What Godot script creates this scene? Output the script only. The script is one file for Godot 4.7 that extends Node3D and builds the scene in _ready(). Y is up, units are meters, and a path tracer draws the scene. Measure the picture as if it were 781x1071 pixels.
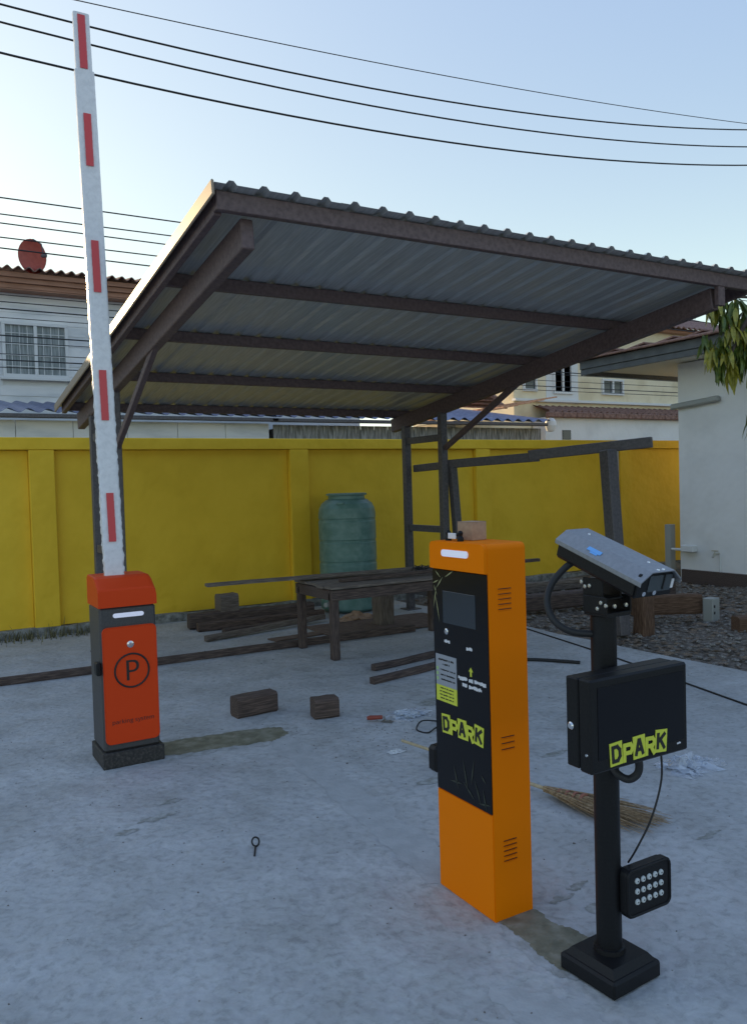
extends Node3D
# A small yard in front of a yellow boundary wall: barrier gate, payment kiosk, number-plate camera pole, steel carport.

var rng := RandomNumberGenerator.new()
var M := {}          # materials by name
var used := {}       # names taken at the top level
var off := Vector3.ZERO

# ---------------------------------------------------------------- mesh builder
class MB:
	var v := PackedVector3Array()
	var n := PackedVector3Array()
	var uv := PackedVector2Array()
	var o := Vector3.ZERO
	func tri_n(a: Vector3, b: Vector3, c: Vector3, na: Vector3, nb: Vector3, nc: Vector3) -> void:
		# front faces run clockwise: put the corners in that order for the given normals
		if (b - a).cross(c - a).dot(na + nb + nc) > 0.0:
			v.append(a - o); v.append(c - o); v.append(b - o)
			n.append(na); n.append(nc); n.append(nb)
			uv.append(Vector2(a.x, a.z)); uv.append(Vector2(c.x, c.z)); uv.append(Vector2(b.x, b.z))
		else:
			v.append(a - o); v.append(b - o); v.append(c - o)
			n.append(na); n.append(nb); n.append(nc)
			uv.append(Vector2(a.x, a.z)); uv.append(Vector2(b.x, b.z)); uv.append(Vector2(c.x, c.z))
	func tri(a: Vector3, b: Vector3, c: Vector3, hint: Vector3) -> void:
		var q := (b - a).cross(c - a)
		if q.length_squared() < 1e-18:
			return
		q = q.normalized()
		if q.dot(hint) < 0.0:
			q = -q
		tri_n(a, b, c, q, q, q)
	func quad(a: Vector3, b: Vector3, c: Vector3, d: Vector3, hint: Vector3) -> void:
		tri(a, b, c, hint)
		tri(a, c, d, hint)
	func quad_n(a: Vector3, b: Vector3, c: Vector3, d: Vector3, na: Vector3, nb: Vector3, nc: Vector3, nd: Vector3) -> void:
		tri_n(a, b, c, na, nb, nc)
		tri_n(a, c, d, na, nc, nd)
	func box(c: Vector3, s: Vector3, bev := 0.0, bas := Basis.IDENTITY) -> void:
		var h := s * 0.5
		bev = minf(bev, minf(h.x, minf(h.y, h.z)) * 0.9)
		var ax := [Vector3(1, 0, 0), Vector3(0, 1, 0), Vector3(0, 0, 1)]
		var P := func(i: int, sx: int, sy: int, sz: int) -> Vector3:
			var k := [sx, sy, sz]
			var q := Vector3.ZERO
			for j in 3:
				q += ax[j] * k[j] * (h[j] if j == i else h[j] - bev)
			return c + bas * q
		for i in 3:
			for s1: int in [-1, 1]:
				var j := (i + 1) % 3
				var cs := []
				for t: Array in [[-1, -1], [1, -1], [1, 1], [-1, 1]]:
					var k := [0, 0, 0]
					k[i] = s1; k[j] = t[0]; k[(i + 2) % 3] = t[1]
					cs.append(P.call(i, k[0], k[1], k[2]))
				quad(cs[0], cs[1], cs[2], cs[3], bas * (ax[i] * s1))
		if bev <= 0.0:
			return
		for i in 3:   # edges along axis i
			var j := (i + 1) % 3
			var l := (i + 2) % 3
			for sj: int in [-1, 1]:
				for sl: int in [-1, 1]:
					var k := [0, 0, 0]
					k[j] = sj; k[l] = sl
					k[i] = -1
					var a = P.call(j, k[0], k[1], k[2])
					var b = P.call(l, k[0], k[1], k[2])
					k[i] = 1
					var d = P.call(j, k[0], k[1], k[2])
					var e = P.call(l, k[0], k[1], k[2])
					quad(a, b, e, d, bas * (ax[j] * sj + ax[l] * sl))
		for sx: int in [-1, 1]:
			for sy: int in [-1, 1]:
				for sz: int in [-1, 1]:
					tri(P.call(0, sx, sy, sz), P.call(1, sx, sy, sz), P.call(2, sx, sy, sz), bas * Vector3(sx, sy, sz))
	func bar(a: Vector3, b: Vector3, w: float, h: float, up := Vector3.UP, bev := 0.0) -> void:
		# a rectangular bar from a to b; w across, h along «up»
		var f := (b - a).normalized()
		var r := f.cross(up).normalized()
		var u := r.cross(f).normalized()
		box((a + b) * 0.5, Vector3((b - a).length(), h, w), bev, Basis(f, u, r))
	func tube(pts: Array, rad, sides := 8, caps := true) -> void:
		var m := pts.size()
		var rings := []
		var ns := []
		var side := Vector3.ZERO
		for i in m:
			var f: Vector3 = (pts[mini(i + 1, m - 1)] - pts[maxi(i - 1, 0)]).normalized()
			if i == 0:
				side = f.cross(Vector3.UP if absf(f.y) < 0.9 else Vector3.RIGHT).normalized()
			else:
				side = (side - f * side.dot(f)).normalized()
			var u := side.cross(f)
			var r: float = rad[i] if rad is Array else rad
			var ring := []
			var rn := []
			for k in sides:
				var t := TAU * k / sides
				var d := side * cos(t) + u * sin(t)
				ring.append(pts[i] + d * r); rn.append(d)
			rings.append(ring); ns.append(rn)
		for i in m - 1:
			for k in sides:
				var k2 := (k + 1) % sides
				quad_n(rings[i][k], rings[i][k2], rings[i + 1][k2], rings[i + 1][k], ns[i][k], ns[i][k2], ns[i + 1][k2], ns[i + 1][k])
		if caps:
			for e: int in [0, m - 1]:
				var f: Vector3 = (pts[0] - pts[1]) if e == 0 else (pts[m - 1] - pts[m - 2])
				for k in range(1, sides - 1):
					tri(rings[e][0], rings[e][k], rings[e][k + 1], f)
	func lathe(c: Vector3, prof: Array, sides := 24, bas := Basis.IDENTITY) -> void:
		# prof: Vector2(radius, height) from the bottom up, flat shaded between rows only where the profile turns sharply
		for i in prof.size() - 1:
			var p: Vector2 = prof[i]
			var q: Vector2 = prof[i + 1]
			var e := q - p
			var nn := Vector2(e.y, -e.x).normalized()
			for k in sides:
				var t0 := TAU * k / sides
				var t1 := TAU * (k + 1) / sides
				var d0 := Vector3(cos(t0), 0, sin(t0))
				var d1 := Vector3(cos(t1), 0, sin(t1))
				var n0 := bas * (d0 * nn.x + Vector3.UP * nn.y)
				var n1 := bas * (d1 * nn.x + Vector3.UP * nn.y)
				var A := c + bas * (d0 * p.x + Vector3.UP * p.y)
				var B := c + bas * (d1 * p.x + Vector3.UP * p.y)
				var C := c + bas * (d1 * q.x + Vector3.UP * q.y)
				var D := c + bas * (d0 * q.x + Vector3.UP * q.y)
				if p.x > 1e-5:
					tri_n(A, B, C, n0, n1, n1)
				if q.x > 1e-5:
					tri_n(A, C, D, n0, n1, n0)
	func prism(poly: PackedVector2Array, bas: Basis, c: Vector3, depth: float) -> void:
		# poly in the basis' x-y plane, from c along the basis' z by depth
		var idx := Geometry2D.triangulate_polygon(poly)
		var z := bas.z * depth
		var cen := Vector2.ZERO
		for p in poly:
			cen += p / poly.size()
		for i in range(0, idx.size(), 3):
			var a := c + bas.x * poly[idx[i]].x + bas.y * poly[idx[i]].y
			var b := c + bas.x * poly[idx[i + 1]].x + bas.y * poly[idx[i + 1]].y
			var d := c + bas.x * poly[idx[i + 2]].x + bas.y * poly[idx[i + 2]].y
			tri(a, b, d, -bas.z)
			tri(a + z, b + z, d + z, bas.z)
		var cw := Geometry2D.is_polygon_clockwise(poly)
		for i in poly.size():
			var p := poly[i]
			var q := poly[(i + 1) % poly.size()]
			var e := q - p
			var o2 := Vector2(e.y, -e.x) * (-1.0 if cw else 1.0)
			var a := c + bas.x * p.x + bas.y * p.y
			var b := c + bas.x * q.x + bas.y * q.y
			quad(a, b, b + z, a + z, bas.x * o2.x + bas.y * o2.y)
	func mesh() -> ArrayMesh:
		var arr := []
		arr.resize(Mesh.ARRAY_MAX)
		arr[Mesh.ARRAY_VERTEX] = v
		arr[Mesh.ARRAY_NORMAL] = n
		arr[Mesh.ARRAY_TEX_UV] = uv
		var m := ArrayMesh.new()
		m.add_surface_from_arrays(Mesh.PRIMITIVE_TRIANGLES, arr)
		return m

func mb() -> MB:
	var m := MB.new()
	m.o = off
	return m

# ---------------------------------------------------------------- objects
func numbered(called: String) -> String:
	if not used.has(called):
		used[called] = 0
		return called
	used[called] += 1
	return "%s_%03d" % [called, used[called]]

func tag(o: Node, label := "", category := "", group := "", kind := "") -> Node:
	if label: o.set_meta("label", label)
	if category: o.set_meta("category", category)
	if group: o.set_meta("group", group)
	if kind: o.set_meta("kind", kind)
	return o

func thing(called: String, label: String, category: String, at := Vector3.ZERO, group := "") -> Node3D:
	var o := Node3D.new()
	o.name = numbered(called)
	add_child(o)
	o.position = at
	off = at
	tag(o, label, category, group)
	return o

func obj(called: String, m, material: Material, parent: Node = self, label := "") -> MeshInstance3D:
	var o := MeshInstance3D.new()
	o.name = numbered(called) if parent == self else called
	o.mesh = m.mesh() if m is MB else m
	o.material_override = material
	parent.add_child(o, true)
	if label:
		o.set_meta("label", label)
	return o

func part_box(called: String, c: Vector3, s: Vector3, material: Material, parent: Node, bev := 0.0, bas := Basis.IDENTITY) -> MeshInstance3D:
	var m := mb()
	m.box(c, s, bev, bas)
	return obj(called, m, material, parent)

func part_bar(called: String, a: Vector3, b: Vector3, w: float, h: float, material: Material, parent: Node, bev := 0.0) -> MeshInstance3D:
	var m := mb()
	m.bar(a, b, w, h, Vector3.UP if absf((b - a).normalized().y) < 0.95 else Vector3(0, 0, 1), bev)
	return obj(called, m, material, parent)

func part_tube(called: String, pts: Array, r, material: Material, parent: Node, sides := 8) -> MeshInstance3D:
	var m := mb()
	m.tube(pts, r, sides)
	return obj(called, m, material, parent)

func smooth_path(pts: Array, per := 6) -> Array:
	var c := Curve3D.new()
	for i in pts.size():
		var t: Vector3 = (pts[mini(i + 1, pts.size() - 1)] - pts[maxi(i - 1, 0)]) / 6.0
		c.add_point(pts[i], -t, t)
	var out := []
	for i in pts.size() - 1:
		for k in per:
			out.append(c.sample(i, float(k) / per))
	out.append(pts[-1])
	return out

func rounded_rect(w: float, h: float, r: float, k := 4) -> PackedVector2Array:
	var p := PackedVector2Array()
	for q: Array in [[1, -1, -0.5], [1, 1, 0.0], [-1, 1, 0.5], [-1, -1, 1.0]]:
		for i in k + 1:
			var t: float = (q[2] + 0.5 * i / k) * PI
			p.append(Vector2(q[0] * (w / 2 - r) + cos(t) * r, q[1] * (h / 2 - r) + sin(t) * r))
	return p

func text(called: String, s: String, height: float, material: Material, parent: Node, at: Vector3, bas: Basis, bold := true, depth := 0.0012, squeeze := 1.0) -> MeshInstance3D:
	var t := TextMesh.new()
	var f := SystemFont.new()
	f.font_names = PackedStringArray(["Droid Sans"])
	t.font = f
	t.text = s
	t.font_size = 64
	t.pixel_size = height / (64.0 * 0.714)
	t.depth = depth
	t.curve_step = 1.0
	t.horizontal_alignment = HORIZONTAL_ALIGNMENT_CENTER
	t.vertical_alignment = VERTICAL_ALIGNMENT_CENTER
	var o := MeshInstance3D.new()
	o.name = called
	o.mesh = t
	o.material_override = material
	parent.add_child(o, true)
	o.transform = Transform3D(bas * Basis.from_scale(Vector3(squeeze, 1, 1)), at - off)
	return o

# ---------------------------------------------------------------- materials
func L(r: float, g: float, b: float) -> Color:
	return Color(r, g, b).linear_to_srgb()

func noise_tex(sd: int, freq: float, cols: Array, size := 512, octaves := 5, warp := 0.0, stops: Array = [], kind := FastNoiseLite.TYPE_SIMPLEX_SMOOTH) -> NoiseTexture2D:
	var f := FastNoiseLite.new()
	f.seed = sd
	f.noise_type = kind
	f.frequency = freq
	f.fractal_type = FastNoiseLite.FRACTAL_FBM
	f.fractal_octaves = octaves
	f.fractal_gain = 0.55
	if warp > 0.0:
		f.domain_warp_enabled = true
		f.domain_warp_amplitude = warp
		f.domain_warp_frequency = freq * 0.7
	var t := NoiseTexture2D.new()
	t.width = size
	t.height = size
	t.seamless = true
	t.noise = f
	var g := Gradient.new()
	var offs := PackedFloat32Array()
	var cc := PackedColorArray()
	for i in cols.size():
		offs.append(stops[i] if stops else 0.2 + 0.6 * i / (cols.size() - 1))
		cc.append(cols[i])
	g.offsets = offs
	g.colors = cc
	t.color_ramp = g
	return t

func bump_tex(sd: int, freq: float, strength: float, size := 512, octaves := 4) -> NoiseTexture2D:
	var f := FastNoiseLite.new()
	f.seed = sd
	f.frequency = freq
	f.fractal_octaves = octaves
	f.fractal_gain = 0.6
	var t := NoiseTexture2D.new()
	t.width = size
	t.height = size
	t.seamless = true
	t.noise = f
	t.as_normal_map = true
	t.bump_strength = strength
	return t

func paint(col: Color, rough: float, metal := 0.0) -> StandardMaterial3D:
	var m := StandardMaterial3D.new()
	m.albedo_color = col
	m.roughness = rough
	m.metallic = metal
	return m

func textured(t: Texture2D, rough: float, scale: Vector3, world := true, bump: Texture2D = null, bs := 1.0) -> StandardMaterial3D:
	var m := StandardMaterial3D.new()
	m.albedo_texture = t
	m.roughness = rough
	m.uv1_triplanar = true
	m.uv1_world_triplanar = world
	m.uv1_scale = scale
	if bump:
		m.normal_enabled = true
		m.normal_texture = bump
		m.normal_scale = bs
	return m

func add_bump(m: StandardMaterial3D, b: Texture2D, bs: float) -> StandardMaterial3D:
	m.normal_enabled = true
	m.normal_texture = b
	m.normal_scale = bs
	return m

func make_materials() -> void:
	var fine := bump_tex(5, 0.03, 6.0)
	var coarse := bump_tex(6, 0.008, 8.0)
	# concrete yard
	var c := StandardMaterial3D.new()
	c.albedo_texture = noise_tex(11, 0.006, [L(0.385, 0.39, 0.385), L(0.435, 0.443, 0.443), L(0.46, 0.468, 0.47), L(0.50, 0.51, 0.515)], 2048, 11, 90.0, [0.15, 0.40, 0.60, 0.85])
	c.uv1_scale = Vector3(0.137, 0.137, 0.137)
	c.detail_enabled = true
	c.detail_albedo = noise_tex(12, 0.06, [Color(0.86, 0.86, 0.855), Color(0.955, 0.955, 0.95), Color(0.99, 0.99, 0.99), Color(1, 1, 1)], 1024, 5, 25.0, [0.15, 0.38, 0.60, 0.85])
	c.detail_blend_mode = BaseMaterial3D.BLEND_MODE_MUL
	c.detail_uv_layer = BaseMaterial3D.DETAIL_UV_2
	c.uv2_scale = Vector3(0.29, 0.31, 0.31)
	c.roughness = 0.82
	c.normal_enabled = true
	c.normal_texture = bump_tex(13, 0.02, 6.0, 1024, 9)
	c.normal_scale = 0.5
	M.concrete = c
	M.patch = textured(noise_tex(14, 0.02, [L(0.14, 0.135, 0.09), L(0.19, 0.182, 0.125), L(0.26, 0.25, 0.19)], 512, 6, 20.0), 0.6, Vector3(0.9, 0.9, 0.9), true, fine, 0.3)
	M.patch_dry = textured(noise_tex(15, 0.02, [L(0.37, 0.38, 0.38), L(0.405, 0.415, 0.415), L(0.44, 0.45, 0.45)], 512, 6, 20.0), 0.8, Vector3(0.7, 0.7, 0.7), true, fine, 0.2)
	M.stain = textured(noise_tex(19, 0.03, [L(0.31, 0.315, 0.30), L(0.385, 0.39, 0.385), L(0.45, 0.46, 0.465)], 256, 6, 10.0), 0.85, Vector3(1.7, 1.7, 1.7), true, fine, 0.3)
	M.stain_dark = textured(noise_tex(20, 0.03, [L(0.22, 0.225, 0.20), L(0.30, 0.305, 0.285), L(0.42, 0.43, 0.42)], 256, 6, 10.0), 0.85, Vector3(1.9, 1.9, 1.9), true, fine, 0.3)
	M.dirt = textured(noise_tex(16, 0.03, [L(0.09, 0.075, 0.06), L(0.17, 0.145, 0.12), L(0.28, 0.245, 0.21)], 512, 6, 10.0), 0.95, Vector3(0.9, 0.9, 0.9), true, bump_tex(17, 0.04, 14.0), 1.0)
	M.earth = textured(noise_tex(18, 0.02, [L(0.10, 0.09, 0.07), L(0.16, 0.14, 0.11)], 512), 0.95, Vector3(0.2, 0.2, 0.2))
	# walls
	M.yellow = textured(noise_tex(21, 0.008, [L(0.80, 0.505, 0.020), L(0.84, 0.535, 0.024), L(0.86, 0.55, 0.027)], 512, 6, 20.0, [0.2, 0.5, 0.75]), 0.7, Vector3(0.35, 0.35, 0.35), true, coarse, 0.35)
	M.plinth = textured(noise_tex(22, 0.02, [L(0.16, 0.16, 0.14), L(0.28, 0.28, 0.26), L(0.36, 0.36, 0.34)], 512, 6, 15.0), 0.9, Vector3(0.8, 0.8, 0.8), true, fine, 0.8)
	M.white_wall = textured(noise_tex(23, 0.006, [L(0.72, 0.72, 0.71), L(0.78, 0.78, 0.77), L(0.81, 0.81, 0.80)], 512, 6, 10.0), 0.75, Vector3(0.25, 0.25, 0.25), true, coarse, 0.25)
	M.white_board = textured(noise_tex(24, 0.01, [L(0.62, 0.64, 0.66), L(0.76, 0.77, 0.78), L(0.82, 0.82, 0.82)], 512, 6), 0.6, Vector3(0.12, 0.5, 0.5))
	M.cream = textured(noise_tex(25, 0.01, [L(0.70, 0.60, 0.40), L(0.80, 0.70, 0.49), L(0.84, 0.75, 0.54)], 512, 5), 0.75, Vector3(0.2, 0.2, 0.2), true, coarse, 0.2)
	M.grey_fence = textured(noise_tex(26, 0.02, [L(0.16, 0.16, 0.15), L(0.28, 0.28, 0.28), L(0.42, 0.42, 0.42)], 512, 6), 0.85, Vector3(1.6, 0.3, 1.6))
	M.soffit = paint(L(0.78, 0.78, 0.75), 0.7)
	M.fascia_grey = textured(noise_tex(27, 0.02, [L(0.075, 0.082, 0.086), L(0.105, 0.113, 0.118)], 256), 0.6, Vector3(0.3, 0.6, 0.6))
	M.tile_brown = textured(noise_tex(28, 0.02, [L(0.16, 0.085, 0.065), L(0.25, 0.14, 0.11), L(0.32, 0.19, 0.15)], 512, 5), 0.75, Vector3(0.8, 0.8, 0.8), true, fine, 0.5)
	M.tile_peach = textured(noise_tex(29, 0.02, [L(0.42, 0.21, 0.11), L(0.58, 0.31, 0.18), L(0.66, 0.38, 0.24)], 512, 5), 0.7, Vector3(0.6, 0.6, 0.6), true, fine, 0.4)
	M.wood_fascia = textured(noise_tex(30, 0.02, [L(0.30, 0.14, 0.08), L(0.42, 0.21, 0.13)], 256), 0.6, Vector3(0.2, 1.5, 1.5))
	M.blue_sheet = textured(noise_tex(31, 0.02, [L(0.05, 0.07, 0.16), L(0.10, 0.13, 0.26), L(0.16, 0.19, 0.32)], 512), 0.35, Vector3(0.6, 0.6, 0.6))
	M.blue_sheet.metallic = 0.3
	# metals and paints
	M.steel = textured(noise_tex(41, 0.03, [L(0.10, 0.066, 0.065), L(0.13, 0.088, 0.086), L(0.16, 0.108, 0.104)], 512, 6), 0.6, Vector3(1.5, 1.5, 1.5), true, fine, 0.25)
	M.steel_grey = textured(noise_tex(42, 0.03, [L(0.075, 0.07, 0.075), L(0.10, 0.092, 0.098), L(0.125, 0.113, 0.118)], 512, 6), 0.55, Vector3(1.5, 1.5, 1.5), true, fine, 0.25)
	M.zinc = textured(noise_tex(43, 0.03, [L(0.42, 0.425, 0.41), L(0.50, 0.505, 0.49), L(0.58, 0.58, 0.565)], 512, 6), 0.38, Vector3(3.0, 3.0, 0.15), true, fine, 0.12)
	M.zinc.metallic = 0.25
	M.trim = paint(L(0.34, 0.27, 0.20), 0.5, 0.0)
	M.trim.metallic_specular = 0.3
	M.orange = paint(L(0.90, 0.21, 0.0), 0.48)
	M.orange.metallic_specular = 0.2
	add_bump(M.orange, bump_tex(44, 0.12, 2.0, 256, 2), 0.06)
	M.orange.uv1_triplanar = true
	M.orange.uv1_scale = Vector3(4, 4, 4)
	M.red = paint(L(0.70, 0.062, 0.012), 0.36)
	M.red.metallic_specular = 0.25
	M.dark_grey = textured(noise_tex(45, 0.06, [L(0.05, 0.048, 0.048), L(0.07, 0.066, 0.066)], 256), 0.5, Vector3(4, 4, 4))
	M.plinth_dark = textured(noise_tex(46, 0.04, [L(0.022, 0.020, 0.019), L(0.04, 0.036, 0.033), L(0.09, 0.08, 0.07)], 256, 5, 0.0, [0.3, 0.6, 0.9]), 0.6, Vector3(4, 4, 4))
	M.black = textured(noise_tex(47, 0.08, [L(0.008, 0.008, 0.009), L(0.013, 0.013, 0.014)], 256), 0.45, Vector3(5, 5, 5), false)
	M.black.metallic_specular = 0.35
	M.black_gloss = paint(L(0.008, 0.008, 0.010), 0.2)
	M.black_gloss.metallic_specular = 0.35
	M.screen = paint(L(0.035, 0.042, 0.05), 0.08)
	M.rubber = paint(L(0.014, 0.014, 0.015), 0.6)
	M.chrome = paint(L(0.75, 0.75, 0.75), 0.2, 1.0)
	M.bolt = paint(L(0.60, 0.58, 0.50), 0.35, 0.8)
	M.led = paint(L(0.72, 0.74, 0.82), 0.35)
	M.led.emission_enabled = true
	M.led.emission = L(0.72, 0.74, 0.95)
	M.led.emission_energy_multiplier = 0.2
	M.print_yellow = paint(L(0.62, 0.66, 0.06), 0.5)
	M.print_black = paint(L(0.012, 0.012, 0.012), 0.5)
	M.print_white = paint(L(0.75, 0.75, 0.78), 0.5)
	M.print_grey = paint(L(0.30, 0.32, 0.36), 0.5)
	M.print_leaf = paint(L(0.30, 0.29, 0.14), 0.5)
	M.print_leaf_dim = paint(L(0.04, 0.045, 0.03), 0.4)
	M.print_green = paint(L(0.35, 0.55, 0.20), 0.5)
	M.print_blue = paint(L(0.16, 0.42, 0.85), 0.45)
	M.hood = textured(noise_tex(48, 0.05, [L(0.24, 0.25, 0.27), L(0.29, 0.30, 0.32)], 256), 0.42, Vector3(4, 4, 4), false)
	M.hood.metallic = 0.35
	M.arm_white = textured(noise_tex(49, 0.02, [L(0.72, 0.72, 0.74), L(0.78, 0.78, 0.80), L(0.82, 0.82, 0.84)], 512, 5), 0.35, Vector3(2, 2, 2), true, fine, 0.05)
	M.arm_white.backlight = L(0.22, 0.21, 0.19)
	M.arm_red = paint(L(0.66, 0.065, 0.075), 0.4)
	M.lens = paint(L(0.55, 0.58, 0.58), 0.15)
	M.glass = paint(L(0.05, 0.06, 0.065), 0.06)
	M.tank = textured(noise_tex(50, 0.015, [L(0.10, 0.21, 0.19), L(0.13, 0.25, 0.23), L(0.17, 0.29, 0.27)], 512, 5), 0.4, Vector3(1, 1, 1))
	M.cable = paint(L(0.012, 0.012, 0.013), 0.55)
	M.aged_plastic = paint(L(0.34, 0.355, 0.34), 0.5)
	M.dish = textured(noise_tex(51, 0.03, [L(0.36, 0.05, 0.035), L(0.46, 0.08, 0.055)], 256), 0.5, Vector3(1.2, 1.2, 1.2))
	# wood, local coordinates, grain along x
	for w: Array in [["wood_dark", L(0.05, 0.034, 0.030), L(0.09, 0.063, 0.054), L(0.15, 0.11, 0.09)], ["wood_grey", L(0.10, 0.08, 0.065), L(0.16, 0.13, 0.11), L(0.24, 0.20, 0.17)], ["wood_red", L(0.055, 0.038, 0.030), L(0.10, 0.066, 0.052), L(0.17, 0.115, 0.09)], ["wood_rust", L(0.07, 0.036, 0.02), L(0.12, 0.066, 0.04), L(0.19, 0.115, 0.075)]]:
		var t := noise_tex(hash(w[0]) % 1000, 0.02, [w[1], w[2], w[3]], 512, 6, 8.0)
		var b := bump_tex(hash(w[0]) % 997, 0.03, 8.0)
		M[w[0]] = textured(t, 0.85, Vector3(0.5, 7, 7), false, b, 0.6)
		M[w[0] + "_up"] = textured(t, 0.85, Vector3(7, 0.6, 7), false, b, 0.6)
	M.plywood = textured(noise_tex(61, 0.02, [L(0.10, 0.065, 0.05), L(0.16, 0.11, 0.085), L(0.20, 0.14, 0.11)], 512, 6, 20.0), 0.9, Vector3(0.6, 0.6, 2.0))
	M.cardboard = textured(noise_tex(62, 0.03, [L(0.36, 0.23, 0.15), L(0.44, 0.29, 0.19)], 256), 0.85, Vector3(4, 4, 4))
	M.straw = textured(noise_tex(63, 0.05, [L(0.16, 0.10, 0.05), L(0.34, 0.23, 0.12), L(0.52, 0.38, 0.22)], 256), 0.85, Vector3(3, 3, 3))
	M.straw_binding = paint(L(0.30, 0.12, 0.08), 0.7)
	M.broom_stick = textured(noise_tex(64, 0.04, [L(0.38, 0.30, 0.18), L(0.55, 0.45, 0.28)], 256), 0.6, Vector3(3, 3, 3))
	M.film = paint(Color(0.85, 0.88, 0.92, 0.35), 0.2)
	M.film.transparency = BaseMaterial3D.TRANSPARENCY_ALPHA
	M.paper = paint(L(0.70, 0.72, 0.72), 0.7)
	M.handle = paint(L(0.26, 0.05, 0.03), 0.5)
	M.trowel = paint(L(0.25, 0.24, 0.22), 0.45, 0.7)
	M.leaf = textured(noise_tex(71, 0.03, [L(0.045, 0.085, 0.014), L(0.10, 0.15, 0.022), L(0.20, 0.22, 0.035)], 256), 0.4, Vector3(3, 3, 3))
	M.leaf.backlight = L(0.35, 0.42, 0.06)
	M.leaf_young = textured(noise_tex(72, 0.03, [L(0.16, 0.18, 0.02), L(0.32, 0.30, 0.035), L(0.44, 0.38, 0.05)], 256), 0.4, Vector3(3, 3, 3))
	M.leaf_young.backlight = L(0.5, 0.5, 0.08)
	M.bark = textured(noise_tex(73, 0.03, [L(0.06, 0.045, 0.035), L(0.13, 0.10, 0.08)], 256), 0.9, Vector3(3, 1, 3), true, fine, 1.0)
	M.grass = textured(noise_tex(74, 0.05, [L(0.07, 0.08, 0.03), L(0.15, 0.14, 0.07), L(0.28, 0.23, 0.13)], 256), 0.8, Vector3(5, 5, 5))
	M.pebble = textured(noise_tex(75, 0.05, [L(0.08, 0.072, 0.065), L(0.20, 0.185, 0.17), L(0.42, 0.40, 0.37)], 256), 0.9, Vector3(6, 6, 6))
	M.chip = textured(noise_tex(76, 0.05, [L(0.08, 0.055, 0.04), L(0.19, 0.14, 0.10), L(0.36, 0.28, 0.20)], 256), 0.9, Vector3(6, 6, 6))
	M.window_frame = paint(L(0.72, 0.73, 0.73), 0.5)
	M.curtain = textured(noise_tex(77, 0.03, [L(0.20, 0.23, 0.23), L(0.36, 0.39, 0.39)], 256), 0.9, Vector3(2.5, 0.2, 2.5))

# ---------------------------------------------------------------- the light, the sky and the camera
func make_light() -> void:
	var cam := Camera3D.new()
	cam.name = "camera"
	cam.transform = Transform3D(Basis(Vector3(0.8634, -0.0283, 0.5037), Vector3(0.0409, 0.9991, -0.0140), Vector3(-0.5028, 0.0327, 0.8638)).orthonormalized(), Vector3(0, 1.6, 0))
	cam.fov = 64.5
	cam.near = 0.05
	cam.far = 600.0
	add_child(cam)
	cam.current = true

	var towards := Vector3(-0.172, 0.217, -0.961).normalized()
	var sun := DirectionalLight3D.new()
	sun.name = "sun"
	sun.light_energy = 1.3
	sun.light_color = Color(1.0, 0.86, 0.66)
	sun.light_angular_distance = 0.5
	sun.shadow_enabled = true
	add_child(sun)
	sun.look_at_from_position(Vector3.ZERO, -towards)

	# a clear evening sky: pale at the horizon, blue overhead, paler and warmer round the low sun
	var w := 512
	var h := 256
	var img := Image.create(w, h, false, Image.FORMAT_RGBF)
	var hor := Vector3(1.02, 1.24, 0.86)
	var zen := Vector3(0.192, 0.295, 0.505)
	for y in h:
		var el := (0.5 - (y + 0.5) / h) * PI
		var t := 1.0 - exp(-maxf(rad_to_deg(el), 0.0) / 10.0)
		var base := hor.lerp(zen, t)
		for x in w:
			var a := (x + 0.5) / w * TAU   # the first column looks along -z
			var d := Vector3(sin(a) * cos(el), sin(el), -cos(a) * cos(el))
			var ang := rad_to_deg(d.angle_to(towards))
			var c := base + Vector3(0.78, 0.73, 0.48) * exp(-ang / 22.0)
			if el < 0.0:
				c = c.lerp(Vector3(0.16, 0.15, 0.14), clampf(-el * 12.0, 0.0, 1.0))
			img.set_pixel(x, y, Color(c.x, c.y, c.z))
	var pm := PanoramaSkyMaterial.new()
	pm.panorama = ImageTexture.create_from_image(img)
	var sky := Sky.new()
	sky.sky_material = pm
	var env := Environment.new()
	env.background_mode = Environment.BG_SKY
	env.sky = sky
	env.tonemap_mode = Environment.TONE_MAPPER_LINEAR
	env.tonemap_exposure = 1.48
	env.sdfgi_enabled = true
	env.ssao_enabled = true
	env.ssil_enabled = true
	var we := WorldEnvironment.new()
	we.name = "world_environment"
	we.environment = env
	add_child(we)

# ---------------------------------------------------------------- setting
func blob(pts: Array, wob: float, sd: int) -> PackedVector2Array:
	# a closed outline through pts (x, z), finely cut and made uneven
	var f := FastNoiseLite.new()
	f.seed = sd
	f.frequency = 3.0
	var c := Curve2D.new()
	var n := pts.size()
	for i in n + 1:
		var p: Vector2 = pts[i % n]
		var t: Vector2 = (pts[(i + 1) % n] - pts[(i + n - 1) % n]) / 6.0
		c.add_point(p, -t, t)
	while true:
		var out := PackedVector2Array()
		for i in n:
			for k in 16:
				var p := c.sample(i, k / 16.0)
				out.append(p + Vector2(f.get_noise_2d(p.x * 3, p.y * 3), f.get_noise_2d(p.x * 3 + 50, p.y * 3)) * wob + Vector2(f.get_noise_2d(p.x * 14, p.y * 14 + 9), f.get_noise_2d(p.x * 14 + 70, p.y * 14)) * wob * 0.5)
		if wob < 0.001 or Geometry2D.triangulate_polygon(out).size() > 0:
			return out
		wob *= 0.6   # an outline that folds over itself is drawn smoother
	return PackedVector2Array()

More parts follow.
